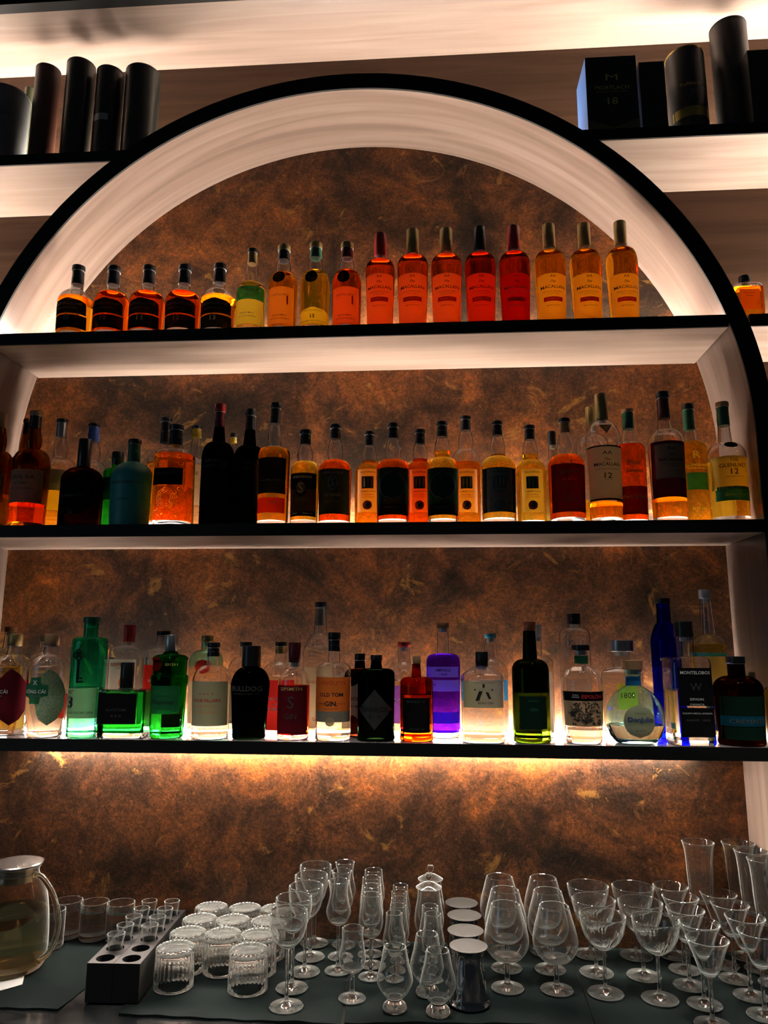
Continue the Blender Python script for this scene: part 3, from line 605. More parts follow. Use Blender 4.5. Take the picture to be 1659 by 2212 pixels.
bB('tall bottle with burgundy cap, cream label over a burgundy band', 1449, 848, 906, 930, 957, 14.5, 15.5, 38, CBLK, CLEAR, AMBER, 1080, [(961, 1080, .95, LBURG), (968, 1040, .82, LCREAM, 'rect', 0, .0008)],
   [('The', 991, 13, IBLK, {'sh': .4, 'e': .0014}), ('MACALLAN', 1001, 52, IBLK, {'mh': 9, 'b': .015, 'e': .0014}), ('HIGHLAND SINGLE MALT', 1010, 44, IGREY, {'mh': 3, 'e': .0014}), ('SCOTCH WHISKY', 1015, 30, IGREY, {'mh': 3, 'e': .0014}), ('^^', 978, 20, IBLK, {'mh': 7, 'e': .0014})], capstep=862, wrap=CBURG, rnd=2, bot=.93)
bB('golden bottle with yellow lettering printed on glass and small olive label', 1504, 874, 930, 956, 980, 13, 14.5, 34, CBLK, CLEAR, YEL, 956, [(1028, 1064, .62, LGRN)], [('R', 990, 16, LYEL, {'mh': 16, 'b': .02}), ('GLENGRANT', 1012, 48, LYEL, {'mh': 10, 'b': .01}), ('ROTHES SPEYSIDE', 1019, 36, LYEL, {'mh': 3}), ('ESTD 1840', 1104, 30, LYEL, {'mh': 8})], Y=.11, capstep=886, wrap=CGRN, rnd=2.4)
bB('golden bottle with cream and green label numbered 12, rightmost on the middle shelf', 1580, 870, 921, 958, 991, 14, 15, 41, CCORK, CLEAR, YEL, 1000, [(994, 1064, .95, LYEL), (1058, 1088, .86, LGRN), (962, 976, .35, LBLK, 'oval')],
   [('THE', 1003, 18, IBLK, {'mh': 7}), ('GLENLIVET', 1014, 56, IBLK, {'mh': 10, 'b': .01}), ('12', 1027, 16, IBLK, {'mh': 12}), ('SINGLE MALT SCOTCH', 1038, 40, IGREY, {'mh': 3}), ('George Smith', 1076, 42, LYEL, {'sh': .4, 'mh': 6})], capstep=880, wrap=CGRN, rnd=2)
# ---- lowest shelf
def bC(label, x, yt, yc, yn, ys, hc, hn, hb, cap, body, liq, lvl, labs=(), txt=(), name='gin_bottle', **k):
    return bottle(name, label, 'C', k.pop('Y', .055), x, yt, yc, yn, ys, hc, hn, hb, cap, body, liq, lvl, labs, txt, grp=GC, **k)
CK = .165
bC('yellowish bottle with cork top, behind the left edge of the lowest shelf', 1, 1354, 1366, 1400, 1430, 12, 13, 34, CCORK, CLEAR, PALE, 1440, Y=CK)
def painted():
    m = paper('painted_paper', (.1, .3, .2), .5); N, L = m.node_tree.nodes, m.node_tree.links
    v = N.new('ShaderNodeTexNoise'); v.inputs['Scale'].default_value = 70; v.inputs['Detail'].default_value = 2; v.inputs['Distortion'].default_value = 1.5
    rr = N.new('ShaderNodeValToRGB'); e = rr.color_ramp.elements; e[0].position = .38; e[0].color = (.02, .09, .28, 1); e[1].position = .64; e[1].color = (.75, .62, .18, 1)
    q = e.new(.46); q.color = (.04, .20, .13, 1); q = e.new(.55); q.color = (.20, .38, .16, 1)
    L.new(v.outputs[0], rr.inputs[0])
    for n in N:
        if n.type in ('BSDF_DIFFUSE', 'BSDF_TRANSLUCENT'): L.new(rr.outputs[0], n.inputs[0])
    return m
PAINT = painted()
def song(label, x, lab, col, cap):
    bC(label, x, 1369.5, 1381, 1414, 1450, 15.5, 15.5, 44, cap, CLEAR, CLR, 1500, [(1444, 1564, .55, PAINT if lab is LGRN else LBURG, 'oval', 20), (1462, 1518, .62, lab, 'badge', -6, .0009)],
       [('SÔNG CÁI', 1491, 46, IWHT, {'mh': 9, 'off': -6, 'b': .01, 'e': .0016}), ('VIET NAM', 1501, 26, IGREY, {'mh': 4, 'off': -6, 'e': .0016}), ('X', 1473, 10, IWHT, {'mh': 10, 'off': -6, 'e': .0016})],
       rnd=1.8, Y=.085 if x < 50 else .052, bot=.80, capstep=1395, wrap=CLEAR, midr=((.8, .12), (.96, .35), (1.0, .6), (1, 1)))
song('clear rounded gin bottle with dark blue badge label, cut by the left edge', 14, LBURG, 0, CGOLD)
song('clear rounded gin bottle with green badge label and painted oval', 95, LGRN, 0, CCORK)
bC('clear bottle with red neck strip and gold top, behind the green badge bottle', 82, 1374, 1386, 1410, 1435, 13, 13, 34, CGOLD, CLEAR, CLR, 1440, [(1470, 1540, .8, LRED)], Y=CK)
def key(root, rf, m, hz, out):
    bm = bmesh.new(); e = .0035
    def Y_(x, z): return -surf_y(x, rf(z), 2.6, 1)-e
    def bar(x0, x1, y0, y1):
        zs = (hz(y1), hz(y0)); v = []
        for yo in (-.0015, .003):
            for x, z in ((x0*m, zs[0]), (x1*m, zs[0]), (x1*m, zs[1]), (x0*m, zs[1])): v.append(bm.verts.new((x, Y_(0, z)+yo, z)))
        for f in ((0, 1, 2, 3), (4, 7, 6, 5), (0, 4, 5, 1), (1, 5, 6, 2), (2, 6, 7, 3), (3, 7, 4, 0)): bm.faces.new([v[i] for i in f])
    bar(-7, -3, 1424, 1474); bar(-3, 5, 1462, 1466); bar(-3, 6, 1469, 1473)
    for cx, cyy in ((-12, 1415), (-5, 1408), (2, 1415), (-5, 1421)):
        P = [((cx+5.5*math.cos(a))*m, Y_(0, hz(1415))+.0005, hz(cyy+5.5*math.sin(a))) for a in [i*PI/8 for i in range(17)]]
        tube(bm, P, .0019, 6, cap=False)
    bmesh.ops.recalc_face_normals(bm, faces=bm.faces); link_mesh('key_emblem', bm, pbr('key_metal', (.03, .03, .03), .3, .8), root)
bC('slim teal glass gin bottle with black key emblem and large 3', 180, 1333, 1346, 1376, 1392, 18, 14.5, 36, CGRN, TEAL, TEAL, 1484, [(1486, 1549, .94, LSAGE)],
   [('N°', 1493, 14, IBLK, {'off': -20, 'mh': 9}), ('3', 1515, 15, IBLK, {'off': -20, 'mh': 26, 'b': .03}), ('LONDON DRY GIN', 1537, 56, IBLK, {'mh': 5})], n=2.6, rnd=3, bot=.95, extra=key)
bC('clear square gin bottle with red cap and red lettered white label, in the back row', 265, 1350, 1387, 1393, 1412, 13, 9, 36, CRED, CLEAR, CLR, 1420, [(1424, 1560, .82, LWHT), (1462, 1485, .2, LOR, 'oval', 2, .001)], [('BEEFEATER', 1435, 50, IRED, {'mh': 10, 'b': .02}), ('LONDON', 1443, 26, IGREY, {'mh': 4})], n=5, dep=.8, rnd=2.4, Y=CK)
bC('small broad square bottle with black label and tall black stopper before the red capped one', 266, 1431, 1486, 1488, 1494, 14.5, 15, 50, CBLK, CLEAR, GREEN, 1494, [(1496, 1561, .86, LBLK, 'rect', -4)],
   [('BLACKTOMB', 1531, 44, IDIM, {'mh': 6, 'off': -4}), ('O  D  O', 1544, 22, IGREY, {'mh': 6, 'off': -4})], n=7, dep=.72, rnd=5, bot=1)
bC('grey glass bottle with dark top and red label behind the green bottle', 341, 1363.6, 1376, 1398, 1414, 15, 13, 35, CBLK, CLEAR, CLR, 1420, [(1436, 1565, .9, LRED)], [('THE\nLONDON', 1465, 34, IWHT, {'mh': 26})], n=4, dep=.9, Y=CK, wrap=CRED, capstep=1373)
bC('bright green gin bottle with silver cap, dark red seal and oval green label', 359, 1371.6, 1407, 1414, 1428, 14.5, 18, 39, CSIL, GREEN, GREEN, 1530, [(1480, 1540, .82, paper('label_bright_green', (.06, .42, .14), .6)), (1418, 1450, .40, LRED, 'oval', -21)],
   [('Tanqueray', 1515, 48, IBLK, {'sh': .35, 'mh': 13}), ('IMPORTED', 1501, 30, IGRN, {'mh': 3}), ('EXPORT STRENGTH', 1529, 36, IGRN, {'mh': 3}), ('331251', 1435, 24, IGOLD, {'mh': 5, 'off': 14})], rnd=2.6,
   midr=((.93, .3), (.97, .65), (1.02, .72), (1.02, .80), (.93, .82), (.93, 1.0)), bot=.9)
bC('clear teal tinted bottle with gold cap and red circle, behind the sage label bottle', 438, 1373, 1388, 1404, 1430, 13.5, 13, 37, CGOLD, glass('pale_teal_glass', (.75, .95, .9)), CLR, 1440, [(1424, 1455, .44, LRED, 'oval', 3), (1470, 1560, .8, LCREAM)], Y=CK)
bC('clear gin bottle with sage green label, red lettering and black cap', 453, 1388, 1418, 1437, 1472, 14, 14, 42, CBLK, CLEAR, CLR, 1476, [(1471, 1565, .94, LSAGE)],
   [('* * * *', 1497, 32, IRED, {'mh': 4}), ('FOUR PILLARS', 1511, 58, IRED, {'mh': 10, 'b': .02}), ('RARE DRY GIN', 1523, 42, IORG, {'mh': 4}), ('Small batch gin', 1536, 48, IORG, {'mh': 5, 'sh': .3})], capstep=1399, wrap=CBLK, rnd=2)
bC('clear bottle with black cap behind the tall matte black gin bottle', 524, 1387, 1400, 1418, 1450, 13.5, 13, 37, CBLK, CLEAR, CLR, 1450, [(1480, 1560, .8, LGREY)], Y=CK, capstep=1397, wrap=CSIL)
bC('large matte black tapering gin bottle with broad black cap', 537, 1395, 1440, 1442, 1478, 20.5, 19, 42, CBLK, DGREEN, None, None, [], [('BULLDOG', 1486, 66, IDIM, {'mh': 13, 'b': .03}), ('LONDON DRY GIN', 1497, 56, IDIM, {'mh': 3})], rnd=1.7, bot=.84)
bC('round shouldered clear bottle with black cap and red label behind the maroon label one', 601, 1386.6, 1412, 1430, 1456, 13, 13, 38, CBLK, CLEAR, CLR, 1460, [(1468, 1575, .92, LRED)], [('FOUR PILLARS', 1508, 56, IWHT, {'mh': 11, 'b': .02}), ('BLOODY', 1519, 20, IWHT, {'mh': 5}), ('SHIRAZ', 1529, 34, IWHT, {'mh': 8, 'b': .02})], Y=CK, capstep=1396, wrap=CGOLD)
bC('round shouldered bottle with maroon label and wax dark stopper', 632, 1388, 1431, 1446, 1478, 13.5, 12, 34.5, CBURG, CLEAR, DRED, 1480, [(1480, 1582, .93, LBURG)], [('SIPSMITH', 1487, 46, IGOLD, {'mh': 7}), ('S', 1515, 14, IDIM, {'mh': 26}), ('GIN', 1545, 26, IDIM, {'mh': 12})], rnd=2, bot=1)
bC('tall clear bottle with patterned neck band and black cap, highest in the back row', 688, 1301, 1312, 1368, 1412, 13.5, 15, 38, CBLK, CLEAR, CLR, 1396, [(1440, 1570, .8, LCREAM), (1316, 1352, .36, LGREY)], [('LONDON', 1472, 34, IRED, {'mh': 9, 'off': -8}), ('GIN', 1550, 18, IRED)], Y=CK, rnd=1.4)
bC('clear bottle with orange label reading old tom, grey band and gold seal', 719, 1366, 1407, 1431, 1452, 14, 14, 38.5, CBLK, CLEAR, CLR, 1462, [(1462, 1534, .97, LOR), (1534, 1557, .97, LGREY), (1546, 1566, .26, LCREAM, 'oval', -2, .0012)],
   [('LANGLEYS', 1474, 60, IRED, {'mh': 8}), ('OLD TOM', 1499, 50, IBLK, {'mh': 17, 'b': .03}), ('GIN.', 1518, 28, IBLK, {'mh': 15, 'b': .03}), ('SMALL   BATCH', 1518, 56, IBLK, {'mh': 3}), ('LONDON DRY', 1529, 34, IBLK, {'mh': 3})], capstep=1382, wrap=CBLK, rnd=2.2, bot=1)
bC('dark brown bottle with purple neck and round white label, behind the black diamond label bottle', 776, 1412, 1426, 1444, 1464, 12, 12, 32, CBLK, DBROWN, None, None, [(1475, 1550, .8, LWHT, 'oval')], [('DODDS', 1508, 40, IBLK, {'mh': 10}), ('SUMMER', 1524, 30, IBLK, {'mh': 4})], Y=.13, capstep=1426, wrap=CBURG)
bC('black apothecary gin bottle with grey diamond label', 812, 1415, 1428, 1444, 1464, 13, 13, 40.5, CBLK, DGREEN, None, None, [(1488, 1573, .90, LGREY if False else pbr('label_charcoal', (.035, .033, .028), .5), 'diamond')], [('HENDRICK\'S', 1529, 66, IBLK, {'mh': 11, 'b': .02}), ('G I N', 1544, 28, IBLK, {'mh': 7})], rnd=3.4, bot=1, midr=((.97, .3), (1, .85), (1, 1)))
bC('clear bottle with bright red cap, red ribbon and violet label', 873, 1387, 1398, 1430, 1455, 14.5, 13, 37, CRED, CLEAR, CLR, 1470, [(1480, 1560, .85, LVIO)], [('DOUCE', 1512, 44, IWHT, {'mh': 12})], Y=CK)
bC('small square shouldered amber bottle with wooden cork and black label', 900, 1417, 1434, 1462, 1478, 10, 11, 36, CCORK, BROWN, BROWN, 1500, [(1506, 1580, .80, LBLK)], [('MONKEY 47', 1514, 40, IDIM, {'mh': 6}), ('GIN', 1572, 30, IDIM, {'mh': 4})], rnd=2.8, bot=1)
bC('tall violet gin bottle with two white slanting ribbon labels', 959, 1346, 1357, 1411, 1432, 14, 13, 37, CCORK, CLEAR, PURPLE, 1414, [(1440, 1462, .93, LWHT, 'rect', -2), (1468, 1492, .93, LWHT, 'rect', 2), (1536, 1560, .93, LVIO)], [('EMPRESS', 1447, 32, IBLK, {'mh': 6, 'b': .01}), ('1908', 1456, 16, IBLK, {'mh': 5}), ('GIN', 1478, 10, IBLK, {'off': -22, 'mh': 5})], Y=.135, rnd=2.4)
bC('six sided clear gin bottle with pale label bearing a black brush sign', 1044, 1408, 1438, 1440, 1462, 14, 14, 46, CBLK, CLEAR, CLR, 1472, [(1470, 1526, .92, LSAGE)],
   [('ROKU GIN', 1516, 32, IBLK, {'mh': 5, 'off': 4}), ('THE JAPANESE CRAFT GIN', 1474, 44, IGREY, {'mh': 3}), ('/', 1501, 16, IBLK, {'mh': 20, 'b': .08, 'off': -10}), ('\\', 1500, 12, IBLK, {'mh': 14, 'b': .08, 'off': 10}), ('-', 1488, 40, IBLK, {'mh': 3, 'b': .03}), ('\'', 1480, 5, IBLK, {'mh': 8, 'b': .05})], n=2.9, rnd=1.3, bot=1)
bC('clear bottle with blue screw cap and swelling neck, behind the six sided bottle', 1064, 1369, 1379, 1424, 1453, 12.5, 16, 37, CCYAN, CLEAR, CLR, 1460, [(1468, 1512, .9, LBLUE)], Y=CK, rnd=1.5)
def ingredients(root, rf, m, hz, out):
    bm = bmesh.new()
    for s, y, w in (('SUNTORY', 1455, 22), ('12', 1512, 12)): pass
    P = [((12*math.cos(a))*m, -surf_y(12*m*math.cos(a), rf(hz(1448+11*math.sin(a))), 2, 1)-.0006, hz(1448+11*math.sin(a))) for a in [i*PI/10 for i in range(21)]]
    tube(bm, P, .0006, 5, cap=False); link_mesh('embossed_ring', bm, OLIVE, root)
bC('tall olive green bottle with copper cap and embossed ring on its shoulder', 1150, 1343.6, 1363, 1424, 1450, 15, 16, 40, CCOP, OLIVE, OLIVE, 1495, [(1502, 1572, .72, LDG)], [('SANSYO', 1512, 22, IGRN, {'mh': 8}), ('GIN', 1530, 16, IGRN, {'mh': 8})], rnd=2.2, bot=1, extra=ingredients)
bC('clear slim bottle with pale stopper and vertical lettering, behind the olive green bottle', 1167, 1350, 1376, 1416, 1434, 11, 10, 34, CWHT, CLEAR, CLR, 1440, [(1450, 1580, .8, LWHT)], Y=CK)
def script(root, rf, m, hz, out):
    bm = bmesh.new()
    for x0, y0, sc in ((-8, 1392, 1.), (0, 1420, 1.1), (10, 1445, .9)):
        P = []
        for i in range(40):
            a = i*.35; x = (x0 + (a-7)*1.2*sc+6*math.cos(a))*m; z = hz(y0+8*sc*math.sin(a)); r = rf(z); x = max(-r*.95, min(r*.95, x))
            P.append((x, -surf_y(x, r, 2, 1)-.0004, z))
        tube(bm, P, .0005, 5)
    link_mesh('scroll_decoration', bm, IWHT, root)
bC('clear cylindrical bottle with black cap and white scroll decoration, behind the rooster label bottle', 1250, 1325.7, 1349, 1356, 1378, 14.5, 14, 34, CBLK, CLEAR, CLR, 1450, Y=CK, rnd=2.6, extra=script, name='rum_bottle')
def art(root, rf, m, hz, out):
    bm = bmesh.new(); rnd = random.Random(11)
    for kx in range(95):
        x, y = rnd.uniform(-30, 30), rnd.uniform(1515, 1560); a = rnd.uniform(0, PI); P = []
        ln = rnd.uniform(4, 11)
        for i in range(6):
            t = i/5; xx = (x+math.cos(a+t)*ln*t)*m; z = hz(max(1513, min(1563, y+math.sin(a+t)*ln*t))); r = rf(z); xx = max(-r*.9, min(r*.9, xx))
            P.append((xx, -surf_y(xx, r, 2, 1)-.0010, z))
        tube(bm, P, [.0016*(1-.7*i/5) for i in range(6)], 4)
    link_mesh('ink_drawing', bm, IBLK, root)
bC('clear tequila bottle with black banner in red lettering over an ink drawing label', 1262, 1393, 1406, 1440, 1478, 19, 15, 45, CBLK, CLEAR, CLR, 1574, [(1492, 1512, .97, LBLK), (1512, 1566, .97, LCREAM), (1417, 1434, .42, LGRN)],
   [('ESPOLÓN', 1502, 44, IRED, {'mh': 12, 'b': .03, 'off': 12}), ('PURO\nAGAVE', 1502, 14, IWHT, {'mh': 11, 'off': -22})], name='tequila_bottle', rnd=2, bot=.86, extra=art)
bC('glowing clear tequila bottle with big silver cylinder stopper, behind the round bottle', 1351, 1383, 1408, 1442, 1456, 27, 18, 43, CSIL, CLEAR, CLR, 1450, [(1476, 1530, .5, LLIME)], [('1800', 1500, 30, IBLK)], name='tequila_bottle', Y=CK, n=2.4, bot=.95)
bC('round bellied pale blue tequila bottle with domed wooden stopper and oval label', 1374, 1426, 1447, 1482, 1546, 22, 15, 62, CCORK, glass('pale_aqua_glass', (.80, .97, .97)), glass('liquid_aqua', (.84, .97, .93), 1.36), 1565, [(1520, 1590, .52, LSAGE, 'oval', -2), (1461, 1481, .27, LBLUE)],
   [('DonJulio', 1552, 52, IBLUE, {'mh': 13, 'b': .025}), ('TEQUILA', 1538, 24, IGREY, {'mh': 4}), ('BLANCO', 1574, 20, IBLUE, {'mh': 5})], name='tequila_bottle', dep=.78, Y=.060,
   prof=[(38, 0), (42, 1603), (54, 1590), (61, 1570), (63, 1550), (60, 1530), (53, 1513), (42, 1498), (28, 1488), (17, 1481), (16, 1462), (18, 1456)])
bC('slender cobalt blue bottle with black top, behind the square black label bottle', 1450, 1292.7, 1304, 1346, 1390, 16, 15, 31, CBLK, BLUE, BLUE, 1440, [], [('MILAGRO', 1424, 40, IWHT, {'mh': 9})], name='tequila_bottle', Y=CK, rnd=1.5)
bC('tall square bottle with black wolf label and big black stopper', 1492, 1342.6, 1376, 1418, 1434, 20.5, 16, 44, CBLK, CLEAR, CLR, 1490, [(1442, 1522, .82, LBLK, 'rect', 4), (1526, 1588, .82, LBLK, 'rect', 4)],
   [('MONTELOBOS', 1452, 62, IWHT, {'mh': 11, 'b': .01, 'off': 4}), ('W', 1482, 24, IDIM, {'mh': 24, 'off': 4}), ('ESPADIN', 1508, 28, IWHT, {'mh': 5, 'off': 4}), ('OAXACA', 1519, 30, IWHT, {'mh': 4, 'off': 4}), ('EXQUISITO MEZCAL ARTESANAL', 1538, 62, IWHT, {'mh': 6, 'off': 4}), ('AGAVE  100%', 1552, 50, IGREY, {'mh': 4, 'off': 4})], name='mezcal_bottle', n=6, dep=1., rnd=3, bot=1)
bC('tall clear bottle with blue and white label and pale stopper, rightmost of the back row', 1545, 1274, 1294, 1371, 1396, 13, 16, 36, CWHT, CLEAR, PALE, 1390, [(1410, 1418, .97, LBLUE), (1418, 1575, .96, LCREAM), (1562, 1575, .97, LBLUE, 'rect', 0, .001)], [('400', 1490, 20, IBLUE, {'off': -16})], name='tequila_bottle', Y=CK, rnd=1.6)
bC('broad dark bottle with petrol blue band label and hanging tag, right end of lowest shelf', 1602, 1417.7, 1430, 1460, 1490, 20, 18, 51, CBLK, DBROWN, None, None, [(1502, 1594, .92, LDG), (1544, 1565, .925, LTEALB, 'rect', 0, .001)], [('CREYENTE', 1555, 72, IGREY, {'mh': 9, 'e': .0018})], name='mezcal_bottle', rnd=2, bot=.94, capstep=1433, wrap=CBLU,
   extra=lambda root, rf, m, hz, out: boxo('hang_tag', (.035, .037, -.01, .02, hz(1482), hz(1452)), pbr('tag_card', (.05, .04, .03), .6), root))
bC('clear bottle cut by the right edge of the picture on the lowest shelf', 1694, 1440, 1455, 1480, 1500, 13, 13, 33, CBLK, CLEAR, PALE, 1490)
# ------------------------------------------------------------------ tubes and boxes on the side shelves
GT = 'dark whisky tubes on the high side shelves'
def gift_tube(label, x, yt, hw, mat, Y=.105, cap=None, txt=(), band=None, yb=None):
    P = atY(x, yb or 335, Y); m = px2m(P); r = hw*m; z0 = ZL+.0004; zt = atY(x, yt, Y).z-z0
    root = empty('gift_tube', label, 'gift tube', (P.x, Y, z0), 0, GT)
    bm = bmesh.new(); lathe(bm, [(r*.97, 0), (r, .001), (r, zt-.006)], 40); bmesh.ops.recalc_face_normals(bm, faces=bm.faces); link_mesh('tube_body', bm, mat, root)
    bm = bmesh.new(); lathe(bm, [(r*1.015, zt-.0058), (r*1.015, zt-.001), (r*.98, zt)], 40); bmesh.ops.recalc_face_normals(bm, faces=bm.faces); link_mesh('lid', bm, cap or mat, root)
    rf = lambda z: r
    if band:
        bm = bmesh.new(); b0, b1, w, bmat, off = band
        patch(bm, atY(x, b1, Y).z-z0, atY(x, b0, Y).z-z0, w*r, rf, 2, 1, 'rect', off*m); link_mesh('label', bm, bmat, root)
    if txt:
        bm = bmesh.new(); ms = []
        for s, y, w, mt, kk in txt:
            if mt not in ms: ms.append(mt)
            put_text(bm, s, kk.get('off', 0)*m, atY(x, y, Y).z-z0, w*m, rf, 2, 1, ms.index(mt), maxh=kk.get('mh', 99)*m)
        link_mesh('lettering', bm, ms, root, smooth=False)
TBK = pbr('tube_black', (.012, .012, .011), .42); TBR = pbr('tube_brown', (.05, .016, .010), .42); TGR = pbr('tube_grey', (.09, .10, .10), .45); TOL = pbr('tube_olive', (.09, .10, .05), .4)
TMET = pbr('tube_metal', (.05, .052, .045), .3, .6); TGO = pbr('tube_brass', (.5, .36, .10), .3, .8)
gift_tube('broad dark grey tube with faint lettering at the left picture edge', 4, 212, 46, TGR, txt=[('LAGAVULIN', 272, 50, IDIM, {'off': 6, 'mh': 7})])
gift_tube('olive tube glimpsed between the grey tube and the reddish brown one', 52, 194, 11, TOL, .17)
gift_tube('reddish brown tube, first of the four tall tubes left of the arch', 88, 155, 26, TBR, txt=[('RIE\nOR', 205, 22, IDIM, {'mh': 24}), ('^', 262, 18, IDIM, {'mh': 20})])
gift_tube('tallest dark tube, second of the four left of the arch', 160, 145, 30, TMET)
gift_tube('black tube with silver patch and red ten years lettering', 226, 161, 29, TBK, band=(264, 278, .6, CSIL, -4), txt=[('TEN\nYEARS', 208, 8, IRED, {'off': 17, 'mh': 26})])
gift_tube('dark green grey tube nearest the arch on the left side shelf', 298, 163, 37, TMET)
gift_tube('short black tube with gold rim, script lettering and gold foot', 1490, 126, 40, TBK, cap=TGO, yb=280, band=(256, 276, .95, TGO, 0), txt=[('Tullibardine', 208, 52, IGOLD, {'mh': 16}), ('20', 226, 18, IGREY, {}), ('SINGLE MALT', 236, 26, IGREY, {'mh': 4})])
gift_tube('tall black tube right of the short gold rimmed tube', 1591, 62, 38, TBK, yb=280, txt=[('SPEYSIDE\nSINGLE MALT', 228, 30, IDIM, {'off': -6, 'mh': 18})])
def gift_box(label, x0, x1, yt, Y, dep, mat, side=None, txt=(), foot=False, yb=280):
    a, b = atY(x0, yb, Y), atY(x1, yb, Y); z0 = ZL+.0004; h = atY((x0+x1)/2, yt, Y).z-z0; w = (b.x-a.x)/2
    root = empty('gift_box', label, 'gift box', ((a.x+b.x)/2, Y, z0), 0, 'gift boxes on the right side shelf'); m = px2m(a)
    bm = bmesh.new(); box(bm, -w, w, 0, dep, 0, h)
    bmesh.ops.recalc_face_normals(bm, faces=bm.faces)
    for f in bm.faces:
        if abs(f.normal.x) > .9: f.material_index = 1
    bmesh.ops.bevel(bm, geom=bm.edges[:], offset=.0008, segments=1, affect='EDGES')
    link_mesh('carton', bm, [mat, side or mat], root, smooth=False)
    rf = lambda z: 10.
    if foot:
        bm = bmesh.new()
        for s in (-1, 1):
            v = [bm.verts.new((x, -.0006, z)) for x, z in ((s*w, .002), (0, .002), (0, .010), (s*w, .034))]; bm.faces.new(v)
        bmesh.ops.recalc_face_normals(bm, faces=bm.faces); link_mesh('gold_foot_print', bm, pbr('dull_gold', (.16, .12, .05), .5, .3), root, smooth=False)
    if txt:
        bm = bmesh.new(); ms = []
        for s, y, wd, mt, kk in txt:
            if mt not in ms: ms.append(mt)
            V, Pf, tw, th = text_mesh(s, kk.get('b', .004)); kx = wd*m/tw; ky = min(kx, kk.get('mh', 99)*m/th); zc = atY((x0+x1)/2, y, Y).z-z0
            vs = [bm.verts.new((X*kx, -.001, zc+Z*ky)) for X, Z in V]
            for p in Pf:
                try: bm.faces.new([vs[i] for i in p]).material_index = ms.index(mt)
                except ValueError: pass
        link_mesh('lettering', bm, ms, root, smooth=False)
gift_box('dark box with blue side, gold lettering and number 18', 1271, 1384, 121, .004, .115, pbr('box_navy', (.012, .012, .014), .4), pbr('box_blue', (.10, .22, .55), .4),
         [('MORTLACH', 189, 72, IGOLD, {'mh': 12, 'b': .01}), ('SINGLE MALT SCOTCH WHISKY', 198, 68, IGOLD, {'mh': 3}), ('18', 218, 22, IGOLD, {'mh': 17, 'b': .01}), ('M', 167, 26, IGOLD, {'mh': 15}), ('DISTILLERY BOTTLED', 248, 44, IDIM, {'mh': 4})], True)
gift_box('plain dark box right of the blue sided box', 1389, 1445, 132, .02, .09, pbr('box_black', (.012, .011, .010), .45), None, [('GLENGRANT', 207, 50, IDIM, {'mh': 9}), ('12', 238, 14, IDIM, {})])
gift_box('black box cut by the right picture edge on the high shelf', 1630, 1720, 105, .01, .1, pbr('box_black', (.012, .011, .010), .45))
# ------------------------------------------------------------------ glassware
def rev(name, prof, mat, parent, seg=40, cap0=True, cap1=True, rib=None, n=2, dep=1.):
    bm = bmesh.new(); lathe(bm, prof, seg, n, dep, cap0, cap1, rib=rib); bmesh.ops.recalc_face_normals(bm, faces=bm.faces)
    return link_mesh(name, bm, mat, parent)
def smoothp(pts, k=4):
    """Catmull-Rom through (r, z)"""
    o = []
    for i in range(len(pts)-1):
        p0 = pts[max(i-1, 0)]; p1 = pts[i]; p2 = pts[i+1]; p3 = pts[min(i+2, len(pts)-1)]
        for j in range(k):
            t = j/k
            o.append(tuple(.5*((2*p1[d])+(-p0[d]+p2[d])*t+(2*p0[d]-5*p1[d]+4*p2[d]-p3[d])*t*t+(-p0[d]+3*p1[d]-3*p2[d]+p3[d])*t**3) for d in (0, 1)))
    o.append(tuple(pts[-1])); return [(max(a, .0005), b) for a, b in o]
def stem_glass(name, H, bowl, zb, rs, rf, th=.0016, rib=None, ra=0., knob=None):
    """bowl: (r, z fraction of the bowl, 0 at the bottom)"""
    root = bpy.data.objects.new(name, None); C.objects.link(root); root.empty_display_size = .02
    pts = smoothp([(r, zb+(H-zb)*t) for r, t in bowl])
    outer = [(rs, zb-.006)] + pts; bead = [(pts[-1][0]+.0004, H-.0006)]; fr = lambda z: ra*max(0, min(1, (H*.97-z)/(H*.25)))
    inner = [(max(r-th, .0006), z) for r, z in pts if z > zb+.006]; inner = [(.0, zb+.0075), (.006, zb+.0082)] + [p for p in inner if p[1] > zb+.0095]
    prof = [(r, z, fr(z) if rib else 0) for r, z in outer[:-1]+bead] + [(pts[-1][0]-th/2, H+.0006)] + [(r, z) for r, z in inner[::-1]]
    rev('bowl', prof, THIN, root, 64 if rib else 40, cap0=False, cap1=False, rib=rib)
    st = [(rs*1.5, .010), (rs*1.15, .017), (rs, .03), (rs, zb-.006)]
    if knob: st = [(rs*1.5, .010), (rs, .03), (rs, zb-.045), (rs*2.4, zb-.036), (rs*2.6, zb-.026), (rs*1.5, zb-.016), (rs, zb-.006)]
    rev('stem', st, THIN, root, 16, cap0=False, cap1=False)
    rev('foot', [(.0, .0002), (rf*.9, .0002), (rf, .0009), (rf*.99, .0022), (rf*.55, .0042), (rs*2.6, .0068), (rs*1.5, .010)], THIN, root, 40, cap0=False, cap1=False)
    return root
def copy_tree(o, parent=None):
    c = o.copy(); C.objects.link(c); c.parent = parent
    for ch in o.children: copy_tree(ch, c)
    return c
def put(proto, used, H, x, y, label, cat, grp, rz=0., Y=None, xmin=-9):
    """stand the object so that its rim centre is seen at (x, y)"""
    P = atZ(x, y, ZK+H) if Y is None else atY(x, y, Y); P.x = max(P.x, xmin)
    o = copy_tree(proto) if used else proto
    o.location = (P.x, P.y, ZK+.0002+(.0016)); o.rotation_euler = (0, 0, rz)
    tag(o, label, cat, grp); return o
ORD = ['front', 'second', 'third', 'fourth', 'fifth', 'hindmost']
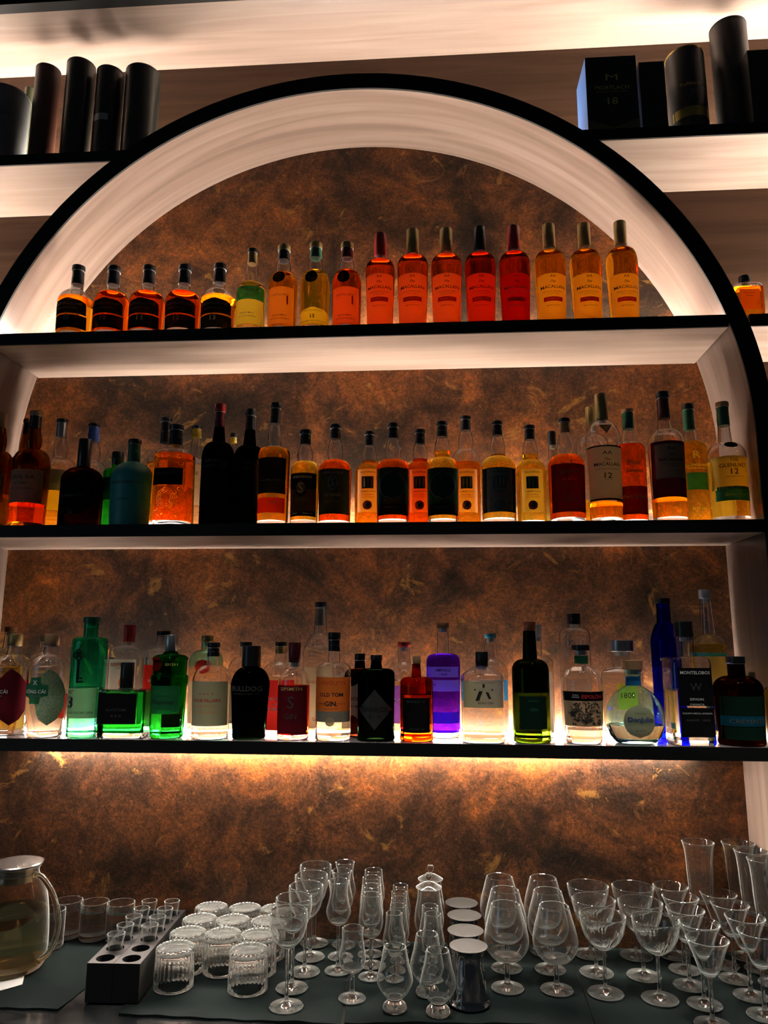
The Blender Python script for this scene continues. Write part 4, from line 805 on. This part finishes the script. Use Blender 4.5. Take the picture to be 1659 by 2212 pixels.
def run(make, H, spots, cat, grp, Ys=None, xmin=()):
    p = make()
    for i, (x, y, lab) in enumerate(spots): put(p, i > 0, H, x, y, lab, cat, grp, Y=Ys[i] if Ys else None, xmin=xmin[i] if i < len(xmin) else -9)
def Hof(xb, yb, xr, yr):      # height of a glass from its foot centre and rim centre
    B = atZ(xb, yb, ZK); return atY(xr, yr, B.y).z-ZK
def mr(hw, x, y, H=0.): return hw*px2m(atZ(x, y, ZK+H))
# long stemmed coupes
h = Hof(618, 2165, 623.7, 1960); r = .0375
run(lambda: stem_glass('coupe_glass', h, [(.004, 0), (r*.45, .10), (r*.80, .30), (r*.98, .58), (r*1.02, .8), (r, 1)], h*.60, .0036, mr(36, 618, 2165)), h,
    [(623.7, 1960, 'front long stemmed coupe of the slanting row beside the ribbed tumblers'), (635, 1939, 'second long stemmed coupe from the front of the slanting row'),
     (661.6, 1909, 'middle long stemmed coupe of the slanting row of five'), (673, 1888, 'fourth long stemmed coupe from the front of the slanting row'), (682, 1868.5, 'hindmost long stemmed coupe of the slanting row near the wall')],
    'glass', 'long stemmed coupes in a slanting row', Ys=[-.125, -.045, .034, .113, .192])
# grappa tulips
h2 = Hof(722.7, 2095, 732, 1901); q = mr(22.3, 732, 1901, h2)
run(lambda: stem_glass('grappa_glass', h2, [(.004, 0), (q*.75, .08), (q*1.12, .24), (q*1.17, .34), (q*1.0, .50), (q*.86, .68), (q*.88, .85), (q, 1)], h2*.50, .0032, mr(28, 722, 2095)), h2,
    [(732, 1901, 'front flared grappa glass of the three beside the coupes'), (738, 1878, 'middle flared grappa glass of the three beside the coupes'), (745.3, 1862, 'hindmost flared grappa glass of the three beside the coupes')], 'glass', 'flared grappa glasses', Ys=[.045, .12, .19])
h3 = Hof(797.8, 2104, 801.7, 1927); q3 = mr(20.3, 801, 1927, h3)
run(lambda: stem_glass('tulip_glass', h3, [(.004, 0), (q3*.9, .10), (q3*1.25, .30), (q3*1.24, .5), (q3*1.08, .75), (q3, 1)], h3*.47, .0032, mr(26, 797, 2104)), h3,
    [(801.7, 1927, 'front narrow tulip glass in the row left of the copitas'), (802.6, 1908.7, 'second narrow tulip glass in the row left of the copitas'), (802.7, 1893, 'third narrow tulip glass in the row left of the copitas'), (807, 1876.7, 'hindmost narrow tulip glass in the row left of the copitas')], 'glass', 'narrow tulip glasses', Ys=[.020, .080, .140, .2])
h4 = Hof(750.7, 2159, 762, 2006); q4 = mr(23, 762, 2006, h4)
run(lambda: stem_glass('cordial_goblet', h4, [(.005, 0), (q4*.95, .10), (q4*1.24, .32), (q4*1.12, .55), (q4*.97, .8), (q4, 1)], h4*.36, .0042, mr(29.5, 750, 2159), th=.0014), h4,
    [(762, 2006, 'single short stemmed goblet standing in front of the grappa and tulip glasses')], 'glass', 'short goblet')
h5 = .131; q5 = .0178
run(lambda: stem_glass('copita_glass', h5, [(.004, 0), (q5*.9, .08), (q5*1.35, .30), (q5*1.3, .48), (q5*1.05, .75), (q5, 1)], h5*.34, .0030, .0232), h5,
    [(851.5, 1993.5, 'front copita of the left file, right behind the heavy footed nosing glass'), (860, 1972, 'second copita in the left file between tulips and lidded glasses'), (862, 1953.5, 'middle copita in the left file between tulips and lidded glasses'), (862, 1933.7, 'fourth copita in the left file between tulips and lidded glasses'), (865, 1915.5, 'hindmost copita in the left file between tulips and lidded glasses'),
     (935, 1992, 'front copita of the right file behind the nosing glasses'), (929, 1968, 'second copita of the right file just below the lidded glasses')], 'glass', 'copitas in two files', Ys=[.015, .063, .111, .158, .205, .018, .067])
def nosing():
    root = bpy.data.objects.new('nosing_glass', None); C.objects.link(root); r0 = R6
    H6_ = H6; pts = smoothp([(.012, .020), (r0*1.1, .030), (r0*1.62, .048), (r0*1.60, .062), (r0*1.30, .085), (r0*1.06, .112), (r0, H6_)])
    rev('bowl', [(.013, .018)] + pts + [(r0-.0007, H6_+.0004)] + [(a-.0014, b) for a, b in pts[::-1] if b > .027] + [(0, .026)], THIN, root, 40, cap0=False, cap1=False)
    rev('foot', [(0, .0), (.021, .0), (.0235, .003), (.0225, .009), (.017, .014), (.013, .018)], THIN, root, 32, cap0=False, cap1=False)
    return root
H6 = Hof(851.5, 2173, 853, 2040); R6 = mr(23, 853, 2040, H6)
run(nosing, H6, [(853, 2040, 'heavy footed nosing glass at the front of the left file'), (945.5, 2046, 'heavy footed nosing glass touching the front steel jigger'), (922.5, 2016, 'heavy footed nosing glass standing behind and between the two front ones')], 'glass', 'heavy footed nosing glasses', Ys=[-.12, -.13, -.048])
def lidded():
    H = .150; root = stem_glass('lidded_glass', H, [(.004, 0), (.022, .08), (.033, .28), (.032, .5), (.0265, .8), (.025, 1)], H*.30, .0032, .026)
    z = H+.002; rl = .030
    rev('glass_lid', [(0, z), (rl*.96, z), (rl, z+.001), (rl*.9, z+.003), (.014, z+.010), (.004, z+.013), (.0035, z+.016), (.007, z+.021), (.0078, z+.025), (.006, z+.031), (0, z+.033)], THIN, root, 36)
    return root
run(lidded, .150, [(926.5, 1943, 'front glass with a knobbed glass lid, near the wall'), (930, 1926, 'rear glass with a knobbed glass lid, near the wall')], 'glass', 'glasses with knobbed lids', Ys=[.122, .184])
# steel jiggers
CHR = pbr('polished_steel', (.42, .42, .43), .08, 1.0); BRU = pbr('brushed_steel', (.019, .019, .017), .6, 0, spec=.15)
H7 = Hof(1012, 2169, 1010, 2046); R7 = mr(41, 1010, 2046, H7)
def jig():
    root = bpy.data.objects.new('steel_jigger', None); C.objects.link(root); a = R7
    rev('body', smoothp([(a*1.05, .001), (a*1.08, .004), (a*.96, .012), (a*.88, .035), (a*.80, H7*.6), (a*.74, H7*.80), (a*.80, H7*.9), (a*.97, H7)], 5), CHR, root, 48)
    rev('dished_top', [(a*.965, H7+.0006), (a*1.0, H7+.0012), (a*.97, H7+.0016), (a*.6, H7-.0002+.0012), (0, H7+.0008)], BRU, root, 48, cap0=False)
    return root
run(jig, H7, [(1012, 2046, 'front dark mirror steel jigger with blue reflection'), (1005.6, 2012.5, 'second steel jigger from the front, grey dished top'), (1003, 1979.6, 'third steel jigger from the front, olive dished top'), (997, 1952.6, 'hindmost steel jigger with pale dished top')], 'jigger', 'steel jiggers in a file')
# snifters
h8 = Hof(1096.5, 2132, 1092, 1952); q8 = .0305
run(lambda: stem_glass('brandy_snifter', h8, [(.005, 0), (q8*.9, .06), (q8*1.4, .22), (q8*1.53, .38), (q8*1.42, .58), (q8*1.2, .8), (q8, 1)], h8*.32, .0045, mr(34.6, 1096, 2132)), h8,
    [(1092, 1952, 'front brandy snifter of the left file beside the steel jiggers'), (1090.6, 1921.6, 'middle brandy snifter of the left file beside the steel jiggers'), (1078.7, 1894.6, 'hindmost brandy snifter of the left file beside the steel jiggers'),
     (1196.7, 1957, 'front brandy snifter of the right file beside the ribbed wine glasses'), (1183, 1925.8, 'middle brandy snifter of the right file beside the ribbed wine glasses'), (1173, 1897.5, 'hindmost brandy snifter of the right file beside the ribbed wine glasses')], 'glass', 'brandy snifters in two files', Ys=[-.01, .088, .184]*2)
h9 = Hof(1307, 2147, 1301, 1977); q9 = .0475
run(lambda: stem_glass('ribbed_wine_glass', h9, [(.005, 0), (q9*.30, .06), (q9*.62, .24), (q9*.84, .50), (q9*.95, .78), (q9, 1)], h9*.55, .0034, mr(38, 1307, 2147), rib=30, ra=.030), h9,
    [(1301, 1977, 'front wide ribbed wine glass of the file next to the snifters'), (1282, 1944.4, 'middle wide ribbed wine glass of the file next to the snifters'), (1269.5, 1913, 'hindmost wide ribbed wine glass of the file next to the snifters'),
     (1416, 1987.8, 'front wide ribbed wine glass of the file next to the cocktail glasses'), (1383, 1954, 'middle wide ribbed wine glass of the file next to the cocktail glasses'), (1366.8, 1917, 'hindmost wide ribbed wine glass of the file next to the cocktail glasses')], 'glass', 'ribbed wine glasses in two files', Ys=[-.018, .080, .178, -.035, .072, .178])
h10 = Hof(1534, 2207, 1527, 2022); q10 = .0395
run(lambda: stem_glass('cocktail_glass', h10, [(.005, 0), (q10*.28, .06), (q10*.48, .20), (q10*.60, .40), (q10*.78, .70), (q10, 1)], h10*.55, .0036, mr(38, 1534, 2205)), h10,
    [(1527, 2022, 'frontmost flaring cocktail glass at the bottom right'), (1509.8, 1984, 'second flaring cocktail glass of the left file'), (1479, 1949.8, 'third flaring cocktail glass of the left file'), (1468, 1916, 'fourth flaring cocktail glass of the left file'), (1447, 1892, 'hindmost flaring cocktail glass of the left file'),
     (1637.7, 2002.5, 'front flaring cocktail glass of the right file at the picture edge'), (1608, 1966.4, 'second flaring cocktail glass of the right file'), (1575.8, 1941, 'third flaring cocktail glass of the right file'), (1550.4, 1912.7, 'hindmost flaring cocktail glass of the right file')], 'glass', 'flaring cocktail glasses in two files', Ys=[-.135, -.052, .030, .110, .186, -.09, -.008, .070, .142])
h11 = Hof(1525, 2058, 1507, 1814.7); q11 = mr(32, 1507, 1815, h11)
run(lambda: stem_glass('champagne_flute', h11, [(.004, 0), (q11*.42, .03), (q11*.66, .12), (q11*.76, .35), (q11*.82, .65), (q11*.9, .87), (q11*1.03, 1)], h11*.45, .0030, mr(30, 1525, 2058), rib=16, ra=.022, knob=True), h11,
    [(1507, 1814.7, 'tall ribbed flute standing alone behind the cocktail glasses'), (1593.8, 1819, 'hindmost of the three grouped flutes at the right'), (1621.7, 1834.7, 'middle of the three grouped flutes at the right'), (1652, 1858, 'front of the three grouped flutes, cut by the right edge')], 'glass', 'tall ribbed flutes', Ys=[.192, .192, .125, .055])
# upturned ribbed tumblers
H12 = Hof(367, 2122, 370.5, 2037); RT_ = .0375; RB_ = .0405
def tumbler():
    root = bpy.data.objects.new('ribbed_tumbler', None); C.objects.link(root); n_ = 26; ra = .024
    out = [(RB_, .0), (RB_, .016, 0), (RB_*.99, .022, ra), (RT_*1.02, H12-.012, ra), (RT_*1.04, H12-.008, ra), (RT_*1.03, H12-.0015, ra), (RT_*.98, H12, ra*.5)]
    rev('tumbler_wall', out + [(RT_*.75, H12), (0, H12-.003)], THIN, root, 96, cap0=False, cap1=False, rib=n_)
    bm = bmesh.new(); lathe(bm, [(RB_, 0), (RB_-.0018, 0), (RB_-.002, .016), (RT_-.0035, H12-.018), (RT_*.7, H12-.0125), (0, H12-.012)], 48, cap0=False, cap1=False)
    # join the inner wall into the same body
    me = root.children[0].data; b2 = bmesh.new(); b2.from_mesh(me); tmp = bpy.data.meshes.new('x'); bm.to_mesh(tmp); bm.free(); b2.from_mesh(tmp); bpy.data.meshes.remove(tmp)
    for f in b2.faces: f.smooth = True
    bmesh.ops.recalc_face_normals(b2, faces=b2.faces)
    # inner faces must look towards the cavity
    for f in b2.faces:
        c = f.calc_center_median(); rr = math.hypot(c.x, c.y)
        inner = (rr < (RB_+(RT_-RB_)*c.z/H12)-.0012 and c.z < H12-.006) or c.z < 1e-5
        rad = Vector((c.x, c.y, 0)).normalized() if rr > 1e-4 else Vector((0, 0, 1))
        if c.z < 1e-5: want = Vector((0, 0, -1))
        elif inner: want = -rad if abs(f.normal.z) < .7 else Vector((0, 0, -1))
        else: want = rad if abs(f.normal.z) < .7 else Vector((0, 0, 1))
        if f.normal.dot(want) < 0: f.normal_flip()
    b2.to_mesh(me); b2.free(); root.children[0].name = 'tumbler_wall'
    return root
tl = ['front left upturned ribbed tumbler beside the shot glass rack', 'front right upturned ribbed tumbler before the coupes', 'upturned ribbed tumbler right behind the front left one', 'upturned ribbed tumbler in the middle of the block, second rank', 'upturned ribbed tumbler of the second rank, nearest the coupes',
      'upturned ribbed tumbler of the third rank, on the rack side', 'middle upturned ribbed tumbler of the third rank', 'upturned ribbed tumbler of the third rank, half hidden by coupes', 'upturned ribbed tumbler of the rear rank, on the rack side', 'middle upturned ribbed tumbler of the rear rank by the wall', 'upturned ribbed tumbler of the rear rank behind the coupes']
run(tumbler, H12, [(x, y, l) for (x, y), l in zip([(370.5, 2037), (537.7, 2046.6), (400, 2007.6), (482, 2010), (558, 2016), (425.5, 1979), (503, 1983.6), (578, 1989), (457, 1955), (529, 1958), (597, 1961)], tl)], 'tumbler', 'upturned ribbed tumblers', Ys=[-.055, -.055, .027, .027, .027, .109, .109, .109, .190, .190, .190], xmin=[-.447, -9, -.447, -9, -9, -.447, -9, -9, -.447])
# water tumblers
H13 = Hof(198.5, 2027, 205.5, 1949); R13 = mr(29, 205, 1949, H13)
def water():
    root = bpy.data.objects.new('water_tumbler', None); C.objects.link(root); r = R13
    rev('tumbler_wall', [(0, 0), (r*.94, 0), (r*.98, .003), (r, H13), (r-.0018, H13), (r*.98-.002, H13*.76+.0002), (r*.98-.002, .012), (0, .010)], THIN, root, 48, cap0=False, cap1=False)
    rev('water', [(0, .0095), (r*.98-.0018, .0115), (r*.98-.0018, H13*.755), (0, H13*.755)], WATER, root, 48, cap0=False, cap1=False)
    return root
run(water, H13, [(110.7, 1966, 'water tumbler beside the jug handle'), (149, 1945.8, 'leftmost of the three water tumblers in line along the wall'), (205.5, 1949, 'middle of the three water tumblers in line along the wall'), (261.7, 1951, 'rightmost of the three water tumblers, next to the shot glasses')], 'tumbler', 'tumblers of water')
# shot glass rack
ra_ = atZ(187, 2083, ZK+.072); rb_ = atZ(308, 2084, ZK+.072); HR = .072
RZK = math.radians(2.2); x0, x1, yf = ra_.x, rb_.x-.004, (ra_.y+rb_.y)/2; wdt = x1-x0; pit = wdt/2; nrow = 6
rack = empty('shot_glass_rack', 'black wooden block rack with two files of round holes for shot glasses', 'rack', ((x0+x1)/2, yf, ZK+.0018), RZK)
def block(sx):
    bm = bmesh.new(); L = pit*nrow*.95; cx = sx*pit/2; py = L/nrow; hr = pit*.34; N_ = 24
    for r_ in range(nrow):
        ya, yb_, yc_ = r_*py, (r_+1)*py, (r_+.5)*py; xa, xb_ = cx-pit/2+.0004, cx+pit/2-.0004
        # top plate with a hole: quads between the square outline and the circle
        ci, sq, cb = [], [], []
        for k_ in range(N_):
            a = 2*PI*k_/N_; c, s = math.cos(a), math.sin(a); t = 1/max(abs(c), abs(s))
            ci.append(bm.verts.new((cx+hr*c, yc_+hr*s, HR))); cb.append(bm.verts.new((cx+hr*c, yc_+hr*s, HR-.034)))
            sq.append(bm.verts.new((cx+(xb_-cx)*c*t, yc_+(py/2)*s*t, HR)))
        for k_ in range(N_):
            j = (k_+1) % N_
            bm.faces.new((ci[k_], sq[k_], sq[j], ci[j])); bm.faces.new((cb[k_], ci[k_], ci[j], cb[j]))
        bm.faces.new(cb)
    def q(*p): bm.faces.new([bm.verts.new(v) for v in p])
    q((xa, 0, 0), (xb_, 0, 0), (xb_, 0, HR), (xa, 0, HR)); q((xa, L, 0), (xa, L, HR), (xb_, L, HR), (xb_, L, 0))
    q((xa, 0, 0), (xa, 0, HR), (xa, L, HR), (xa, L, 0)); q((xb_, 0, 0), (xb_, L, 0), (xb_, L, HR), (xb_, 0, HR)); q((xa, 0, 0), (xa, L, 0), (xb_, L, 0), (xb_, 0, 0))
    return link_mesh('rack_block', bm, pbr('rack_black', (.002, .002, .0022), .5, spec=.3), rack, smooth=False), L
(_, LR) = block(-1); block(1)
py = LR/nrow
def shot():
    root = bpy.data.objects.new('shot_glass', None); C.objects.link(root); h_, r = .062, pit*.335
    rev('glass_wall', [(0, 0), (r*.66, 0), (r*.70, .002), (r*.80, .035), (r*1.0, h_), (r-.0016, h_), (r*.78-.002, .034), (r*.64-.001, .012), (0, .010)], THIN, root, 32, cap0=False, cap1=False)
    return root
sg = shot(); nsh = 0
names = {(1, 0): 'front shot glass of the left file, behind one empty hole', (2, 0): 'second shot glass of the left file in the rack', (3, 0): 'third shot glass of the left file in the rack', (4, 0): 'fourth shot glass of the left file in the rack', (5, 0): 'hindmost shot glass of the left file in the rack',
         (2, 1): 'front shot glass of the right file, behind two empty holes', (3, 1): 'second shot glass of the right file in the rack', (4, 1): 'third shot glass of the right file in the rack', (5, 1): 'hindmost shot glass of the right file in the rack'}
for (rw, cl), lab in names.items():
    o = copy_tree(sg) if nsh else sg; nsh += 1
    _dx, _dy = (cl-.5)*pit, (rw+.5)*py; o.location = ((x0+x1)/2+_dx*math.cos(RZK)-_dy*math.sin(RZK), yf+_dx*math.sin(RZK)+_dy*math.cos(RZK), ZK+.0018+HR-.0338); tag(o, lab, 'shot glass', 'shot glasses in the rack')
# tea jug
PJ = atZ(18, 2092, ZK); mj = px2m(PJ); jr = 75*mj; jh = atY(35, 1872, PJ.y).z-ZK
TEA = stemware('jug_glass', (.985, .93, .82), 1.46); TEAL_ = glass('tea_liquid', (.99, .965, .86), 1.33)
jug = empty('glass_jug', 'amber tinted glass jug of tea with steel lid and loop handle', 'jug', (PJ.x, PJ.y, ZK+.0022))
jp = smoothp([(jr*.90, .0005), (jr*1.0, .02), (jr*1.0, jh*.35), (jr*.93, jh*.62), (jr*.80, jh*.80), (jr*.64, jh*.90), (jr*.62, jh*.96), (jr*.68, jh)])
lvz = jh*.60
rev('jug_wall', [(0, .0)]+jp+[(jr*.68-.002, jh)]+[(a-.0025, b) for a, b in jp[::-1] if b > .008]+[(0, .008)], TEA, jug, 48, cap0=False, cap1=False)
rev('tea', [(0, .0075), (jr*.95, .011)]+[(a-.0022, b) for a, b in jp if .013 < b < lvz]+[(0, lvz)], TEAL_, jug, 48, cap0=False, cap1=False)
ld = rev('steel_lid', [(jr*.58, jh-.03), (jr*.60, jh+.001), (jr*.72, jh+.003), (jr*.73, jh+.006), (jr*.70, jh+.008), (0, jh+.009)], pbr('lid_steel', (.62, .56, .52), .22, 1.), jug, 48)
bm = bmesh.new(); hp = smoothp([(jr*.62, jh*.93), (jr*.95, jh*.90), (jr*1.38, jh*.72), (jr*1.58, jh*.48), (jr*1.42, jh*.24), (jr*1.10, jh*.12), (jr*.97, jh*.09)], 5)
tube(bm, [(a*.97, -a*.20, b) for a, b in hp], .0058, 12); link_mesh('handle', bm, TEA, jug)
bm = bmesh.new(); nx = 10
cs = [k(-30, 2150), k(48, 2128), k(56, 2095), k(-30, 2095)]
v0 = [bm.verts.new((p[0], p[1], ZK+.0008+dz)) for dz in (0, .0008) for p in cs]
for f in ((3, 2, 1, 0), (4, 5, 6, 7), (0, 1, 5, 4), (1, 2, 6, 5), (2, 3, 7, 6), (3, 0, 4, 7)): bm.faces.new([v0[i] for i in f])
tag(link_mesh('paper_napkin', bm, pbr('napkin_white', (.35, .34, .32), .8), smooth=False), 'folded pale napkin peeping out under the tea jug', 'napkin')
for c in list(C.objects): # lettering and labels sit on their bottles; nothing is hidden
    c.hide_render = False
